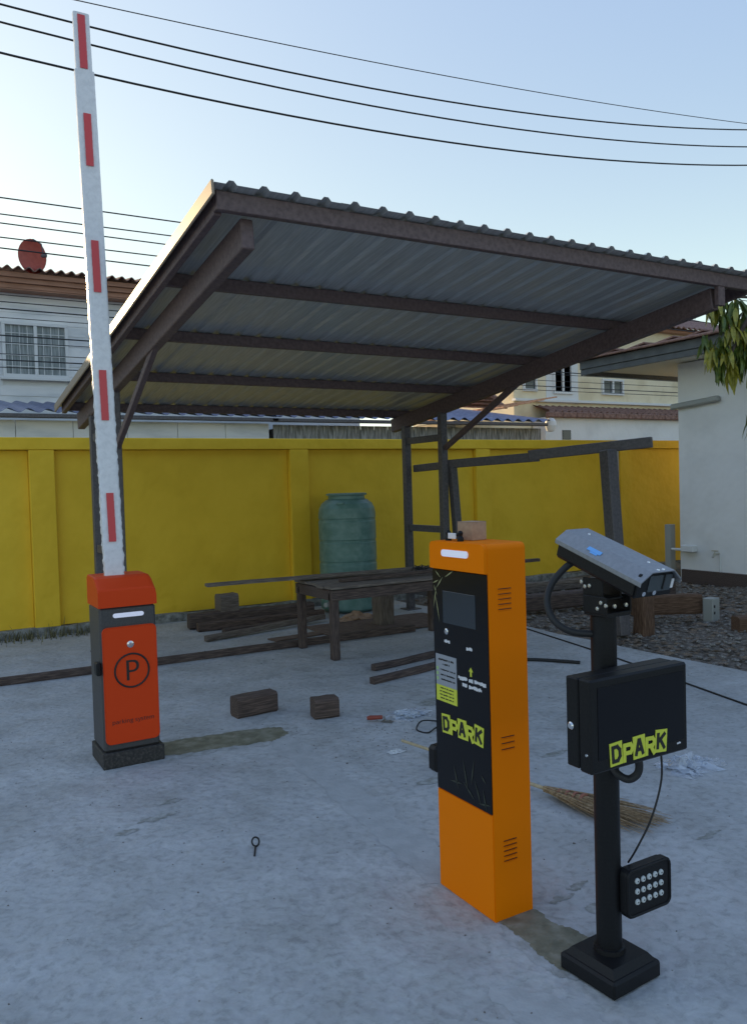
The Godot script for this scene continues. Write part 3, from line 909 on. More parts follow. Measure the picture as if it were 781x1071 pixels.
func make_kiosk() -> void:
	var x0 := 1.80
	var x1 := 1.978
	var z0 := -2.645
	var z1 := -2.30
	var H := 1.378
	var t := thing("payment_kiosk", "tall orange parking payment kiosk with black front panel", "kiosk", Vector3(1.89, 0, -2.47))
	# the case: upright sheet-metal box whose upper edges along x are rounded
	var sec := PackedVector2Array()
	var R := 0.022
	sec.append(Vector2(z0, 0.0))
	sec.append(Vector2(z1, 0.0))
	for k in 6:
		var a := 0.1 * k * PI
		sec.append(Vector2(z1 - R + cos(a) * R, H - R + sin(a) * R))
	for k in 6:
		var a := PI / 2 + 0.1 * k * PI
		sec.append(Vector2(z0 + R + cos(a) * R, H - R + sin(a) * R))
	var m := mb()
	m.prism(sec, Basis(Vector3(0, 0, 1), Vector3(0, 1, 0), Vector3(-1, 0, 0)), Vector3(x1, 0, 0), x1 - x0 - 0.004)
	var case := obj("case", m, M.orange, t)
	# front: lower plate and head plate, both a little proud
	var fb := Basis(Vector3(0, 0, 1), Vector3(0, 1, 0), Vector3(-1, 0, 0))
	var lo := mb()
	lo.prism(PackedVector2Array([Vector2(z0 + 0.002, 0.006), Vector2(z1 - 0.002, 0.006), Vector2(z1 - 0.002, 0.392), Vector2(z0 + 0.002, 0.392)]), fb, Vector3(x0 + 0.004, 0, 0), 0.004)
	obj("lower_plate", lo, M.orange, t)
	var hd := PackedVector2Array([Vector2(z0 + 0.001, 1.272), Vector2(z1 - 0.001, 1.272)])
	for k in 6:
		var a := 0.1 * k * PI
		hd.append(Vector2(z1 - 0.001 - R + cos(a) * R, H - 0.001 - R + sin(a) * R))
	for k in 6:
		var a := PI / 2 + 0.1 * k * PI
		hd.append(Vector2(z0 + 0.001 + R + cos(a) * R, H - 0.001 - R + sin(a) * R))
	var hm := mb()
	hm.prism(hd, fb, Vector3(x0 + 0.004, 0, 0), 0.016)
	var head := obj("head_plate", hm, M.orange, t)
	var led := mb()
	led.prism(rounded_rect(0.168, 0.026, 0.012), fb, Vector3(x0 - 0.0125, 1.335, -2.475), 0.004)
	obj("status_strip", led, M.led, head, "white status light strip, faintly lit")
	var p := mb()
	p.box(Vector3(x0 + 0.001, 0.832, (z0 + z1) / 2), Vector3(0.006, 0.872, 0.341), 0.0015)
	var panel := obj("front_panel", p, M.black_gloss, t, "glossy black front panel with screen and printed notices")
	var fx := x0 - 0.0025
	part_box("screen", Vector3(fx, 1.124, -2.472), Vector3(0.003, 0.125, 0.205), M.screen, panel, 0.001)
	# printed leaf sprigs
	var lf := mb()
	for a: Array in [[1.262, -2.62, 1.235, -2.585], [1.268, -2.50, 1.238, -2.56], [1.24, -2.57, 1.19, -2.618], [1.205, -2.632, 1.165, -2.612], [1.20, -2.615, 1.11, -2.638], [1.165, -2.622, 1.06, -2.598], [1.225, -2.6, 1.21, -2.64]]:
		sprig(lf, fx - 0.001, Vector2(a[1], a[0]), Vector2(a[3], a[2]), 0.006)
	obj("leaf_print", lf, M.print_leaf, panel)
	var ld := mb()
	for a: Array in [[0.41, -2.36, 0.50, -2.40], [0.42, -2.40, 0.47, -2.47], [0.44, -2.44, 0.56, -2.47], [0.40, -2.33, 0.48, -2.35], [0.46, -2.47, 0.45, -2.56], [0.43, -2.50, 0.52, -2.53], [0.47, -2.42, 0.57, -2.40], [0.415, -2.38, 0.43, -2.30], [0.50, -2.33, 0.53, -2.36]]:
		sprig(ld, fx - 0.001, Vector2(a[1], a[0]), Vector2(a[3], a[2]), 0.008)
	obj("leaf_print", ld, M.print_leaf_dim, panel)
	# call button with its caption, second caption, arrow, lines of print
	var bt := mb()
	bt.lathe(Vector3(fx, 1.03, -2.553), [Vector2(0.012, 0), Vector2(0.012, 0.003), Vector2(0.008, 0.006), Vector2(0, 0.006)], 14, Basis(Vector3(0, 0, 1), PI / 2))
	obj("call_button", bt, M.chrome, panel)
	var tb := Basis(Vector3(0, 0, 1), Vector3(0, 1, 0), Vector3(-1, 0, 0))
	var w1 := mb()
	print_line(w1, Vector3(fx - 0.001, 0.992, -2.553), 0.034, 0.013, tb, 3)
	print_line(w1, Vector3(fx - 0.001, 0.983, -2.413), 0.034, 0.013, tb, 4)
	print_line(w1, Vector3(fx - 0.001, 0.866, -2.402), 0.165, 0.014, tb, 5)
	print_line(w1, Vector3(fx - 0.001, 0.842, -2.402), 0.115, 0.014, tb, 6)
	obj("small_print", w1, M.print_white, panel)
	var ar := mb()
	ar.prism(PackedVector2Array([Vector2(-0.005, -0.016), Vector2(0.005, -0.016), Vector2(0.005, 0.002), Vector2(0.013, 0.002), Vector2(0, 0.018), Vector2(-0.013, 0.002), Vector2(-0.005, 0.002)]), tb, Vector3(fx, 0.898, -2.405), 0.001)
	obj("arrow", ar, M.print_yellow, panel)
	# notice: grey above, yellow below
	var stk := part_box("notice", Vector3(fx - 0.0004, 0.874, -2.563), Vector3(0.0016, 0.121, 0.136), M.print_grey, panel)
	part_box("notice_base", Vector3(fx - 0.0004, 0.782, -2.563), Vector3(0.0016, 0.062, 0.136), M.print_yellow, stk)
	var nt := mb()
	print_line(nt, Vector3(fx - 0.0014, 0.915, -2.563), 0.10, 0.008, tb, 11)
	print_line(nt, Vector3(fx - 0.0014, 0.898, -2.563), 0.045, 0.007, tb, 12)
	print_line(nt, Vector3(fx - 0.0014, 0.876, -2.553), 0.095, 0.006, tb, 13)
	print_line(nt, Vector3(fx - 0.0014, 0.856, -2.553), 0.095, 0.006, tb, 14)
	print_line(nt, Vector3(fx - 0.0014, 0.838, -2.553), 0.095, 0.006, tb, 15)
	for k in 4:
		print_line(nt, Vector3(fx - 0.0014, 0.803 - 0.013 * k, -2.563), 0.09, 0.005, tb, 20 + k)
	obj("small_print", nt, M.print_black, stk)
	for y: float in [0.886, 0.866, 0.846]:
		part_box("bullet", Vector3(fx - 0.0014, y - 0.008, -2.62), Vector3(0.001, 0.012, 0.012), M.print_green, stk)
	logo(panel, Vector3(fx - 0.001, 0.667, -2.468), tb, 0.25)
	# the black catch on the far side
	part_box("side_catch", Vector3(1.83, 0.50, z0 - 0.03), Vector3(0.075, 0.105, 0.06), M.black, t, 0.012)
	# louvres on the side: pressed slots
	for g: Array in [[1.211, 5, 0.0185], [0.669, 3, 0.022], [0.288, 5, 0.0185]]:
		for k in g[1]:
			var lv := mb()
			var c := Vector3(1.878, g[0] - g[2] * k, z1)
			var n := 8
			for i in n:
				var xa := lerpf(-0.033, 0.033, float(i) / n)
				var xb := lerpf(-0.033, 0.033, float(i + 1) / n)
				var da := 0.004 * sqrt(maxf(0.0, 1.0 - pow(xa / 0.0335, 4.0)))
				var db := 0.004 * sqrt(maxf(0.0, 1.0 - pow(xb / 0.0335, 4.0)))
				lv.quad(c + Vector3(xa, -0.006, 0.0005), c + Vector3(xb, -0.006, 0.0005), c + Vector3(xb, 0.001, db + 0.0005), c + Vector3(xa, 0.001, da + 0.0005), Vector3(0, -0.4, 1))
			var o := obj("louvre", lv, M.orange, case)
			var sl := mb()
			sl.box(c + Vector3(0, 0.0022, 0.0006), Vector3(0.060, 0.0026, 0.0008))
			obj("slot", sl, M.print_black, o)

func sprig(m: MB, x: float, a: Vector2, b: Vector2, w: float) -> void:
	var d := (b - a).normalized()
	var s := Vector2(-d.y, d.x) * w * 0.5
	var mid := a.lerp(b, 0.45)
	var P := func(q: Vector2) -> Vector3: return Vector3(x, q.y, q.x)
	m.quad(P.call(a), P.call(mid + s), P.call(b), P.call(mid - s), Vector3(-1, 0, 0))

func make_kiosk_top_items() -> void:
	var b := thing("cardboard_box", "small brown cardboard box on top of the kiosk", "box", Vector3(1.91, 1.378, -2.53))
	var bb := Basis(Vector3.UP, 0.12)
	part_box("carton", Vector3(1.912, 1.4135, -2.53), Vector3(0.075, 0.07, 0.085), M.cardboard, b, 0.002, bb)
	part_box("flap", Vector3(1.912, 1.4495, -2.53), Vector3(0.075, 0.0015, 0.085), M.cardboard, b, 0.0, bb)
	var c := thing("barrel_bolt", "small black metal fitting lying before the box on the kiosk", "fitting", Vector3(1.83, 1.378, -2.52))
	part_tube("bar", [Vector3(1.836, 1.40, -2.575), Vector3(1.832, 1.402, -2.50)], 0.006, M.black, c)
	for z: float in [-2.578, -2.50]:
		var m := mb()
		m.lathe(Vector3(1.834, 1.378, z), [Vector2(0.013, 0), Vector2(0.013, 0.012), Vector2(0.008, 0.02), Vector2(0.011, 0.032), Vector2(0.006, 0.04), Vector2(0, 0.041)], 10)
		obj("end_block", m, M.black, c)
	part_box("label_strip", Vector3(1.822, 1.398, -2.537), Vector3(0.004, 0.022, 0.05), M.print_white, c, 0.001)

func make_camera_pole() -> void:
	var P := Vector3(1.925, 0, -1.868)
	var t := thing("camera_pole", "black pole carrying a camera housing, display box and floodlight", "camera pole", P)
	var yaw := Basis(Vector3.UP, 0.06)
	var m := mb()
	m.box(P + Vector3(0, 0.028, 0), Vector3(0.226, 0.056, 0.226), 0.008, yaw)
	obj("base_block", m, M.black, t)
	var st := mb()
	var a := 0.100
	var b := 0.083
	for k in 4:
		var d: Array = [Vector3(1, 0, 1), Vector3(-1, 0, 1), Vector3(-1, 0, -1), Vector3(1, 0, -1)]
		var p: Vector3 = yaw * d[k]
		var q: Vector3 = yaw * d[(k + 1) % 4]
		st.quad(P + p * a + Vector3(0, 0.056, 0), P + q * a + Vector3(0, 0.056, 0), P + q * b + Vector3(0, 0.078, 0), P + p * b + Vector3(0, 0.078, 0), p + q + Vector3.UP * 0.5)
	var d4: Array = [Vector3(1, 0, 1), Vector3(-1, 0, 1), Vector3(-1, 0, -1), Vector3(1, 0, -1)]
	st.quad(P + yaw * d4[0] * b + Vector3(0, 0.078, 0), P + yaw * d4[1] * b + Vector3(0, 0.078, 0), P + yaw * d4[2] * b + Vector3(0, 0.078, 0), P + yaw * d4[3] * b + Vector3(0, 0.078, 0), Vector3.UP)
	obj("base_step", st, M.black, t)
	var po := mb()
	po.lathe(P, [Vector2(0.050, 0.078), Vector2(0.048, 0.092), Vector2(0.0405, 0.094), Vector2(0.0405, 1.165), Vector2(0.0, 1.168)], 32)
	obj("pole", po, M.black, t)
	# ---- display box
	var bx := part_box("display_box", Vector3(1.907, 0.879, -1.783), Vector3(0.412, 0.27, 0.05), M.black, t, 0.004)
	var door := part_box("box_door", Vector3(1.907, 0.878, -1.729), Vector3(0.418, 0.278, 0.05), M.black, bx, 0.006)
	part_box("window", Vector3(1.912, 0.885, -1.7035), Vector3(0.372, 0.215, 0.002), M.black_gloss, door)
	logo(door, Vector3(1.892, 0.787, -1.7018), Basis.IDENTITY, 0.235)
	var w := mb()
	print_line(w, Vector3(2.068, 0.768, -1.7036), 0.018, 0.006, Basis.IDENTITY, 9)
	obj("small_print", w, M.print_white, door)
	var lk := mb()
	lk.lathe(Vector3(1.701, 0.868, -1.785), [Vector2(0.012, 0), Vector2(0.012, 0.004), Vector2(0.008, 0.008), Vector2(0, 0.008)], 14, Basis(Vector3(0, 0, 1), PI / 2))
	obj("lock", lk, M.chrome, bx)
	var sc := mb()
	sc.lathe(Vector3(1.698, 0.795, -1.722), [Vector2(0.005, 0), Vector2(0.004, 0.003), Vector2(0, 0.003)], 10, Basis(Vector3(0, 0, 1), PI / 2))
	obj("screw", sc, M.chrome, door)
	for y: float in [0.80, 0.96]:
		part_box("clamp", Vector3(P.x, y, -1.822), Vector3(0.11, 0.03, 0.03), M.black, bx, 0.003)
	# hose looping out of the box and the thin lead down to the lamp
	part_tube("conduit", smooth_path([Vector3(1.93, 0.748, -1.755), Vector3(1.945, 0.715, -1.75), Vector3(1.945, 0.68, -1.757), Vector3(1.925, 0.662, -1.775), Vector3(1.905, 0.675, -1.80), Vector3(1.905, 0.70, -1.826)]), 0.0125, M.rubber, t, 10)
	part_tube("lamp_lead", smooth_path([Vector3(2.055, 0.742, -1.76), Vector3(2.053, 0.64, -1.757), Vector3(2.02, 0.52, -1.77), Vector3(1.985, 0.42, -1.80), Vector3(1.982, 0.36, -1.835)]), 0.0035, M.cable, t, 6)
	# ---- floodlight
	var fl := mb()
	var fc := Vector3(2.033, 0.279, -1.823)
	fl.prism(rounded_rect(0.205, 0.158, 0.024, 5), Basis.IDENTITY, fc, 0.026)
	fl.prism(rounded_rect(0.195, 0.148, 0.022, 5), Basis.IDENTITY, fc - Vector3(0, 0, 0.012), 0.012)
	var lamp := obj("floodlight", fl, M.black, t)
	var rim := mb()
	rim.tube(ring_points(fc + Vector3(0, 0, 0.0265), 0.194, 0.147, 0.02), 0.005, 6, false)
	obj("bezel", rim, M.black, lamp)
	for i in 3:
		for j in 5:
			var ln := mb()
			ln.lathe(fc + Vector3(-0.055 + 0.0275 * j, 0.037 - 0.034 * i, 0.026), [Vector2(0.0098, 0), Vector2(0.0098, 0.002), Vector2(0.0085, 0.0045), Vector2(0.005, 0.0055), Vector2(0.0, 0.0058)], 12, Basis(Vector3.RIGHT, PI / 2))
			var lens := obj("lens", ln, M.lens, lamp)
			var ch := mb()
			ch.box(fc + Vector3(-0.055 + 0.0275 * j, 0.037 - 0.034 * i, 0.0318), Vector3(0.004, 0.004, 0.001))
			obj("chip", ch, M.print_black, lens)
	part_box("arm", Vector3(1.957, 0.325, -1.85), Vector3(0.02, 0.045, 0.06), M.black, lamp, 0.003)
	part_box("arm", Vector3(1.957, 0.245, -1.85), Vector3(0.02, 0.035, 0.06), M.black, lamp, 0.003)
	for y: float in [0.325, 0.245]:
		var bo := mb()
		bo.lathe(Vector3(1.945, y, -1.83), [Vector2(0.006, 0), Vector2(0.006, 0.004), Vector2(0, 0.005)], 8, Basis(Vector3.RIGHT, PI / 2))
		obj("bolt", bo, M.chrome, lamp)
	# ---- bracket below the camera
	var br := part_box("swivel_bracket", Vector3(1.925, 1.176, -1.85), Vector3(0.105, 0.014, 0.10), M.black, t, 0.002)
	part_box("lower_cheek", Vector3(1.872, 1.205, -1.85), Vector3(0.006, 0.055, 0.10), M.black, br, 0.002)
	part_box("lower_cheek", Vector3(1.978, 1.205, -1.85), Vector3(0.006, 0.055, 0.10), M.black, br, 0.002)
	part_box("upper_cheek", Vector3(1.885, 1.25, -1.87), Vector3(0.006, 0.075, 0.085), M.black, br, 0.002)
	part_box("upper_cheek", Vector3(1.966, 1.25, -1.87), Vector3(0.006, 0.075, 0.085), M.black, br, 0.002)
	part_box("cross_plate", Vector3(1.925, 1.222, -1.86), Vector3(0.11, 0.008, 0.07), M.black, br, 0.002)
	for q: Array in [[1.869, 1.215, -1.82], [1.869, 1.195, -1.835], [1.869, 1.208, -1.80], [1.882, 1.258, -1.90], [1.882, 1.272, -1.915], [1.882, 1.262, -1.88]]:
		var bo := mb()
		bo.lathe(Vector3(q[0], q[1], q[2]), [Vector2(0.0065, 0), Vector2(0.0065, 0.004), Vector2(0.004, 0.006), Vector2(0, 0.006)], 10, Basis(Vector3(0, 0, 1), PI / 2))
		obj("bolt", bo, M.bolt, br)
	for q: Array in [[1.90, 1.184, -1.798], [1.95, 1.184, -1.798]]:
		var bo := mb()
		bo.lathe(Vector3(q[0], q[1] + 0.02, q[2]), [Vector2(0.0065, 0), Vector2(0.0065, 0.005), Vector2(0, 0.006)], 10, Basis(Vector3.RIGHT, PI / 2))
		obj("bolt", bo, M.bolt, br)
	# ---- camera housing: nose down by 18 degrees, looking along +z
	var cam := Node3D.new()
	cam.name = "camera_housing"
	t.add_child(cam)
	cam.position = Vector3(1.945, 1.35, -1.828) - P
	cam.rotation = Vector3(deg_to_rad(18.0), 0, 0)
	var keep := off
	off = Vector3.ZERO
	var bd := mb()
	bd.prism(PackedVector2Array([Vector2(-0.080, -0.052), Vector2(-0.072, -0.062), Vector2(0.072, -0.062), Vector2(0.080, -0.052), Vector2(0.080, -0.002), Vector2(0.045, 0.022), Vector2(-0.045, 0.022), Vector2(-0.080, -0.002)]), Basis.IDENTITY, Vector3(0, 0, -0.175), 0.335)
	obj("body", bd, M.black, cam)
	# hood: bent sheet, open below
	var hd := mb()
	var outer := [Vector2(-0.088, -0.012), Vector2(-0.088, 0.0), Vector2(-0.048, 0.030), Vector2(0.048, 0.030), Vector2(0.088, 0.0), Vector2(0.088, -0.012)]
	for i in outer.size() - 1:
		var p: Vector2 = outer[i]
		var q: Vector2 = outer[i + 1]
		var nn := Vector2(-(q - p).y, (q - p).x).normalized()
		var za := -0.186
		var zb := 0.186
		var pa := Vector3(p.x, p.y, za)
		var qa := Vector3(q.x, q.y, za)
		var pb := Vector3(p.x, p.y, zb)
		var qb := Vector3(q.x, q.y, zb)
		var th := Vector3(-p.x * 0.03, -0.003, 0)
		var th2 := Vector3(-q.x * 0.03, -0.003, 0)
		var out3 := Vector3(nn.x, nn.y, 0)
		hd.quad(pa, qa, qb, pb, out3)
		hd.quad(pa + th, qa + th2, qb + th2, pb + th, -out3)
		hd.quad(pb, qb, qb + th2, pb + th, Vector3(0, 0, 1))
		hd.quad(pa, qa, qa + th2, pa + th, Vector3(0, 0, -1))
	obj("hood", hd, M.hood, cam)
	var fr := mb()
	fr.prism(rounded_rect(0.15, 0.075, 0.006), Basis.IDENTITY, Vector3(0, -0.02, 0.16), 0.008)
	obj("front_plate", fr, M.black, cam)
	var gl := mb()
	gl.prism(rounded_rect(0.10, 0.052, 0.004), Basis.IDENTITY, Vector3(0.018, -0.016, 0.168), 0.002)
	obj("window", gl, M.glass, cam)
	part_box("wiper", Vector3(0.03, -0.012, 0.172), Vector3(0.004, 0.05, 0.004), M.rubber, cam, 0.001)
	part_box("side_clip", Vector3(0.069, -0.02, 0.171), Vector3(0.01, 0.03, 0.004), M.print_white, cam, 0.001)
	for q: Array in [[-0.045, -0.046], [0.0, -0.046]]:
		var bo := mb()
		bo.lathe(Vector3(q[0], q[1], 0.168), [Vector2(0.0075, 0), Vector2(0.0075, 0.003), Vector2(0, 0.004)], 10, Basis(Vector3.RIGHT, PI / 2))
		obj("screw", bo, M.chrome, cam)
	for q: Array in [[0.005, -0.135], [0.012, 0.115], [-0.01, 0.172], [0.012, 0.172]]:
		var bo := mb()
		bo.lathe(Vector3(q[0], 0.030, q[1]), [Vector2(0.0055, 0), Vector2(0.0045, 0.002), Vector2(0, 0.0025)], 10)
		obj("screw", bo, M.chrome, cam)
	# blue sticker on the sloping left face of the hood
	var sn := Vector3(-0.6, 0.8, 0)
	var sb := Basis(Vector3(0, 0, 1), Vector3(0.8, 0.6, 0), sn)
	var sk := mb()
	sk.box(Vector3(-0.068, 0.0155, -0.03) + sn * 0.0012, Vector3(0.058, 0.014, 0.001), 0.0, sb)
	sk.box(Vector3(-0.074, 0.010, -0.026) + sn * 0.0012, Vector3(0.030, 0.010, 0.001), 0.0, sb)
	obj("sticker", sk, M.print_blue, cam)
	off = keep
	part_tube("conduit", smooth_path([Vector3(1.905, 1.335, -1.965), Vector3(1.875, 1.31, -1.985), Vector3(1.83, 1.26, -2.0), Vector3(1.80, 1.205, -1.99), Vector3(1.80, 1.15, -1.96), Vector3(1.835, 1.115, -1.92), Vector3(1.90, 1.105, -1.88)], 8), 0.0115, M.rubber, t, 10)

# ---------------------------------------------------------------- yard clutter
func lumber(called: String, label: String, category: String, a: Vector3, b: Vector3, w: float, h: float, material: Material, group := "", seg := 6) -> Node3D:
	# a length of timber, slightly warped, with its own grain; local x runs along it
	var mid := (a + b) / 2
	var o := thing(called, label, category, mid, group)
	var d := (b - a)
	var f := d.normalized()
	var r := f.cross(Vector3.UP).normalized()
	o.basis = Basis(f, r.cross(f), r)
	off = Vector3.ZERO
	var m := mb()
	var n := FastNoiseLite.new()
	n.seed = hash(label) % 9999
	n.frequency = 1.1
	var ln := d.length()
	var rows := []
	var c := 0.12
	for i in seg + 1:
		var x := (float(i) / seg - 0.5) * ln
		var dy := n.get_noise_1d(x * 2.0) * 0.008
		var dz := n.get_noise_1d(x * 2.0 + 77.0) * 0.012
		var k := 1.0 + n.get_noise_1d(x * 5.0 + 31.0) * 0.08
		var row := []
		for p: Array in [[-0.5, -0.5 + c], [-0.5, 0.5 - c], [-0.5 + c, 0.5], [0.5 - c, 0.5], [0.5, 0.5 - c], [0.5, -0.5 + c], [0.5 - c, -0.5], [-0.5 + c, -0.5]]:
			row.append(Vector3(x, maxf(p[1] * h * k + dy, -h / 2), p[0] * w * k + dz))
		rows.append(row)
	for i in seg:
		for k in 8:
			var k2 := (k + 1) % 8
			m.quad(rows[i][k], rows[i][k2], rows[i + 1][k2], rows[i + 1][k], (rows[i][k] + rows[i][k2]) * Vector3(0, 1, 1))
	for e: int in [0, seg]:
		for k in range(1, 7):
			m.tri(rows[e][0], rows[e][k], rows[e][k + 1], Vector3(-1 if e == 0 else 1, 0, 0))
	var sh := Vector3(rng.randf_range(-9, 9), rng.randf_range(-9, 9), rng.randf_range(-9, 9))   # so that no two pieces show the same grain
	for i in m.v.size():
		m.v[i] += sh
	obj("timber", m, material, o).position = -sh
	return o

func make_clutter() -> void:
	# water tank
	var t := thing("water_tank", "green plastic water tank standing against the yellow wall", "tank", Vector3(4.96, 0, -9.2))
	var body := mb()
	var C := Vector3(4.96, 0.02, -9.2)
	var pr := [Vector2(0.0, 0.0), Vector2(0.33, 0.0), Vector2(0.365, 0.03)]
	for k in 4:
		var y := 0.12 + 0.27 * k
		pr.append_array([Vector2(0.368, y), Vector2(0.368, y + 0.2), Vector2(0.361, y + 0.215), Vector2(0.361, y + 0.235), Vector2(0.368, y + 0.25)])
	pr.append_array([Vector2(0.366, 1.235), Vector2(0.355, 1.30), Vector2(0.325, 1.36), Vector2(0.27, 1.405), Vector2(0.235, 1.42), Vector2(0.235, 1.46), Vector2(0.0, 1.46)])
	body.lathe(C, pr, 40)
	obj("tank_body", body, M.tank, t)
	var rim := mb()
	rim.lathe(C, [Vector2(0.225, 1.462), Vector2(0.26, 1.465), Vector2(0.262, 1.485), Vector2(0.235, 1.492), Vector2(0.0, 1.494)], 36)
	obj("lid", rim, M.tank, t)
	part_box("lifting_lug", Vector3(4.74, 1.385, -8.955), Vector3(0.10, 0.03, 0.05), M.tank, t, 0.008, Basis(Vector3.UP, -0.7))
	part_tube("outlet_pipe", [Vector3(4.62, 0.14, -9.02), Vector3(4.48, 0.14, -8.93)], 0.03, M.aged_plastic, t)
	# trestle table
	t = thing("work_table", "low rough wooden work table beside the kiosk", "table", Vector3(4.2, 0, -6.98))
	for p: Array in [[3.41, -6.63], [3.41, -7.33], [4.95, -6.66], [4.95, -7.30]]:
		part_box("leg", Vector3(p[0], 0.31, p[1]), Vector3(0.075, 0.62, 0.075), M.wood_dark_up, t, 0.008)
	part_box("apron", Vector3(4.2, 0.60, -6.60), Vector3(1.66, 0.10, 0.035), M.wood_dark, t, 0.004)
	part_box("apron", Vector3(4.2, 0.60, -7.36), Vector3(1.66, 0.10, 0.035), M.wood_dark, t, 0.004)
	part_box("end_rail", Vector3(3.39, 0.60, -6.98), Vector3(0.035, 0.10, 0.70), M.wood_dark, t, 0.004)
	part_box("end_rail", Vector3(5.01, 0.60, -6.98), Vector3(0.035, 0.10, 0.70), M.wood_dark, t, 0.004)
	for k in 6:
		part_box("plank", Vector3(4.2 + rng.randf_range(-0.03, 0.03), 0.665 + rng.randf_range(0, 0.006), -7.335 + 0.142 * k), Vector3(1.70, 0.026, 0.136), M.wood_grey, t, 0.004, Basis(Vector3.UP, rng.randf_range(-0.01, 0.01)))
	lumber("plank", "long bleached plank overhanging the end of the work table", "plank", Vector3(2.43, 0.715, -7.30), Vector3(4.75, 0.72, -7.12), 0.13, 0.028, M.wood_grey)
	lumber("plank", "thin dark batten along the work table, its end past the kiosk", "plank", Vector3(3.6, 0.70, -6.86), Vector3(5.95, 0.745, -6.70), 0.06, 0.035, M.wood_dark)
	# wire and offcut on the table
	var wc := thing("wire_tangle", "small tangle of thin wire on the work table", "wire", Vector3(4.5, 0.70, -7.0))
	var wp := []
	for k in 40:
		wp.append(Vector3(4.55 + sin(k * 0.7) * 0.09 + k * 0.004, 0.735 + 0.025 * sin(k * 1.9), -7.0 + cos(k * 0.83) * 0.07))
	part_tube("strand", wp, 0.004, M.cable, wc, 5)
	# thick blocks under and behind the table
	lumber("wood_post", "thick upright wood block under the table by the tank", "wood block", Vector3(4.72, 0.0, -7.95), Vector3(4.7205, 0.52, -7.95), 0.20, 0.20, M.wood_grey)
	lumber("wood_block", "square wood block standing on the timber pile by the wall", "wood block", Vector3(3.18, 0.25, -9.15), Vector3(3.4, 0.25, -9.16), 0.20, 0.24, M.wood_grey)
	# timber on the ground
	lumber("timber_beam", "long dark timber lying across the yard behind the barrier", "timber", Vector3(0.62, 0.035, -7.47), Vector3(4.78, 0.035, -7.40), 0.055, 0.07, M.wood_dark, "", 12)
	lumber("timber_beam", "thin batten lying against the long timber behind the barrier", "timber", Vector3(0.66, 0.02, -7.56), Vector3(4.3, 0.02, -7.49), 0.06, 0.04, M.wood_red, "", 12)
	lumber("timber_beam", "rough split timber at the back of the pile by the wall", "timber", Vector3(2.82, 0.09, -9.15), Vector3(4.35, 0.09, -9.05), 0.16, 0.17, M.wood_dark)
	lumber("timber_beam", "low squared timber at the front of the pile by the wall", "timber", Vector3(2.85, 0.05, -8.92), Vector3(4.4, 0.05, -8.86), 0.11, 0.10, M.wood_red)
	lumber("timber_beam", "slim batten angled out from the timber pile", "timber", Vector3(2.72, 0.035, -8.26), Vector3(4.3, 0.06, -8.62), 0.06, 0.06, M.wood_grey)
	lumber("timber_beam", "short offcut inside the timber pile by the wall", "timber", Vector3(3.05, 0.03, -8.62), Vector3(4.1, 0.03, -8.70), 0.09, 0.05, M.wood_dark)
	lumber("timber_beam", "upper of two dark battens lying left of the kiosk", "timber", Vector3(3.46, 0.028, -6.03), Vector3(4.5, 0.028, -6.22), 0.06, 0.055, M.wood_dark)
	lumber("timber_beam", "lower of two dark battens lying left of the kiosk", "timber", Vector3(3.22, 0.028, -5.63), Vector3(4.2, 0.028, -5.83), 0.06, 0.055, M.wood_dark)
	lumber("wood_block", "longer brown wood block on the concrete right of the barrier", "wood block", Vector3(1.965, 0.072, -5.40), Vector3(2.275, 0.072, -5.42), 0.14, 0.145, M.wood_red, "", 3)
	lumber("wood_block", "short cube of wood on the concrete before the table", "wood block", Vector3(2.412, 0.068, -5.06), Vector3(2.585, 0.068, -5.03), 0.13, 0.136, M.wood_red, "", 3)
	# plywood and tools under the table
	lumber("plywood_sheet", "stained brown plywood sheet lying under the table", "plywood", Vector3(3.9, 0.012, -7.95), Vector3(5.5, 0.012, -7.9), 0.85, 0.012, M.plywood)
	lumber("plywood_sheet", "narrow board scrap lying beside the long timber", "plywood", Vector3(3.3, 0.01, -7.85), Vector3(4.1, 0.01, -7.95), 0.18, 0.014, M.plywood)
	var rg := thing("cloth_bundle", "crumpled reddish rag lying before the water tank", "rag", Vector3(4.6, 0.0, -8.45))
	var rm := mb()
	var fn := FastNoiseLite.new()
	fn.seed = 4
	fn.frequency = 7.0
	for i in 14:
		for j in 10:
			var q := []
			for e: Array in [[0, 0], [1, 0], [1, 1], [0, 1]]:
				var u: float = (i + e[0]) / 14.0
				var v: float = (j + e[1]) / 10.0
				var bump := maxf(0.0, sin(u * PI) * sin(v * PI)) * 0.07 * (1.0 + fn.get_noise_2d(u * 0.6, v * 0.4)) + 0.02
				q.append(Vector3(4.35 + u * 0.55 + fn.get_noise_2d(u, v + 9) * 0.05, bump, -8.52 + v * 0.18 + fn.get_noise_2d(u + 5, v) * 0.05))
			rm.quad(q[0], q[1], q[2], q[3], Vector3.UP)
	obj("cloth", rm, M.cardboard, rg)
	# trowel, plastic, paper, wire, eye rod
	t = thing("trowel", "small trowel with red handle on the concrete", "trowel", Vector3(2.72, 0, -4.72))
	part_tube("handle", [Vector3(2.665, 0.028, -4.745), Vector3(2.685, 0.03, -4.735), Vector3(2.76, 0.03, -4.70)], [0.011, 0.016, 0.013], M.handle, t, 10)
	part_tube("tang", [Vector3(2.76, 0.03, -4.70), Vector3(2.775, 0.03, -4.693), Vector3(2.772, 0.006, -4.693), Vector3(2.80, 0.004, -4.68)], 0.0045, M.trowel, t, 6)
	var bl := mb()
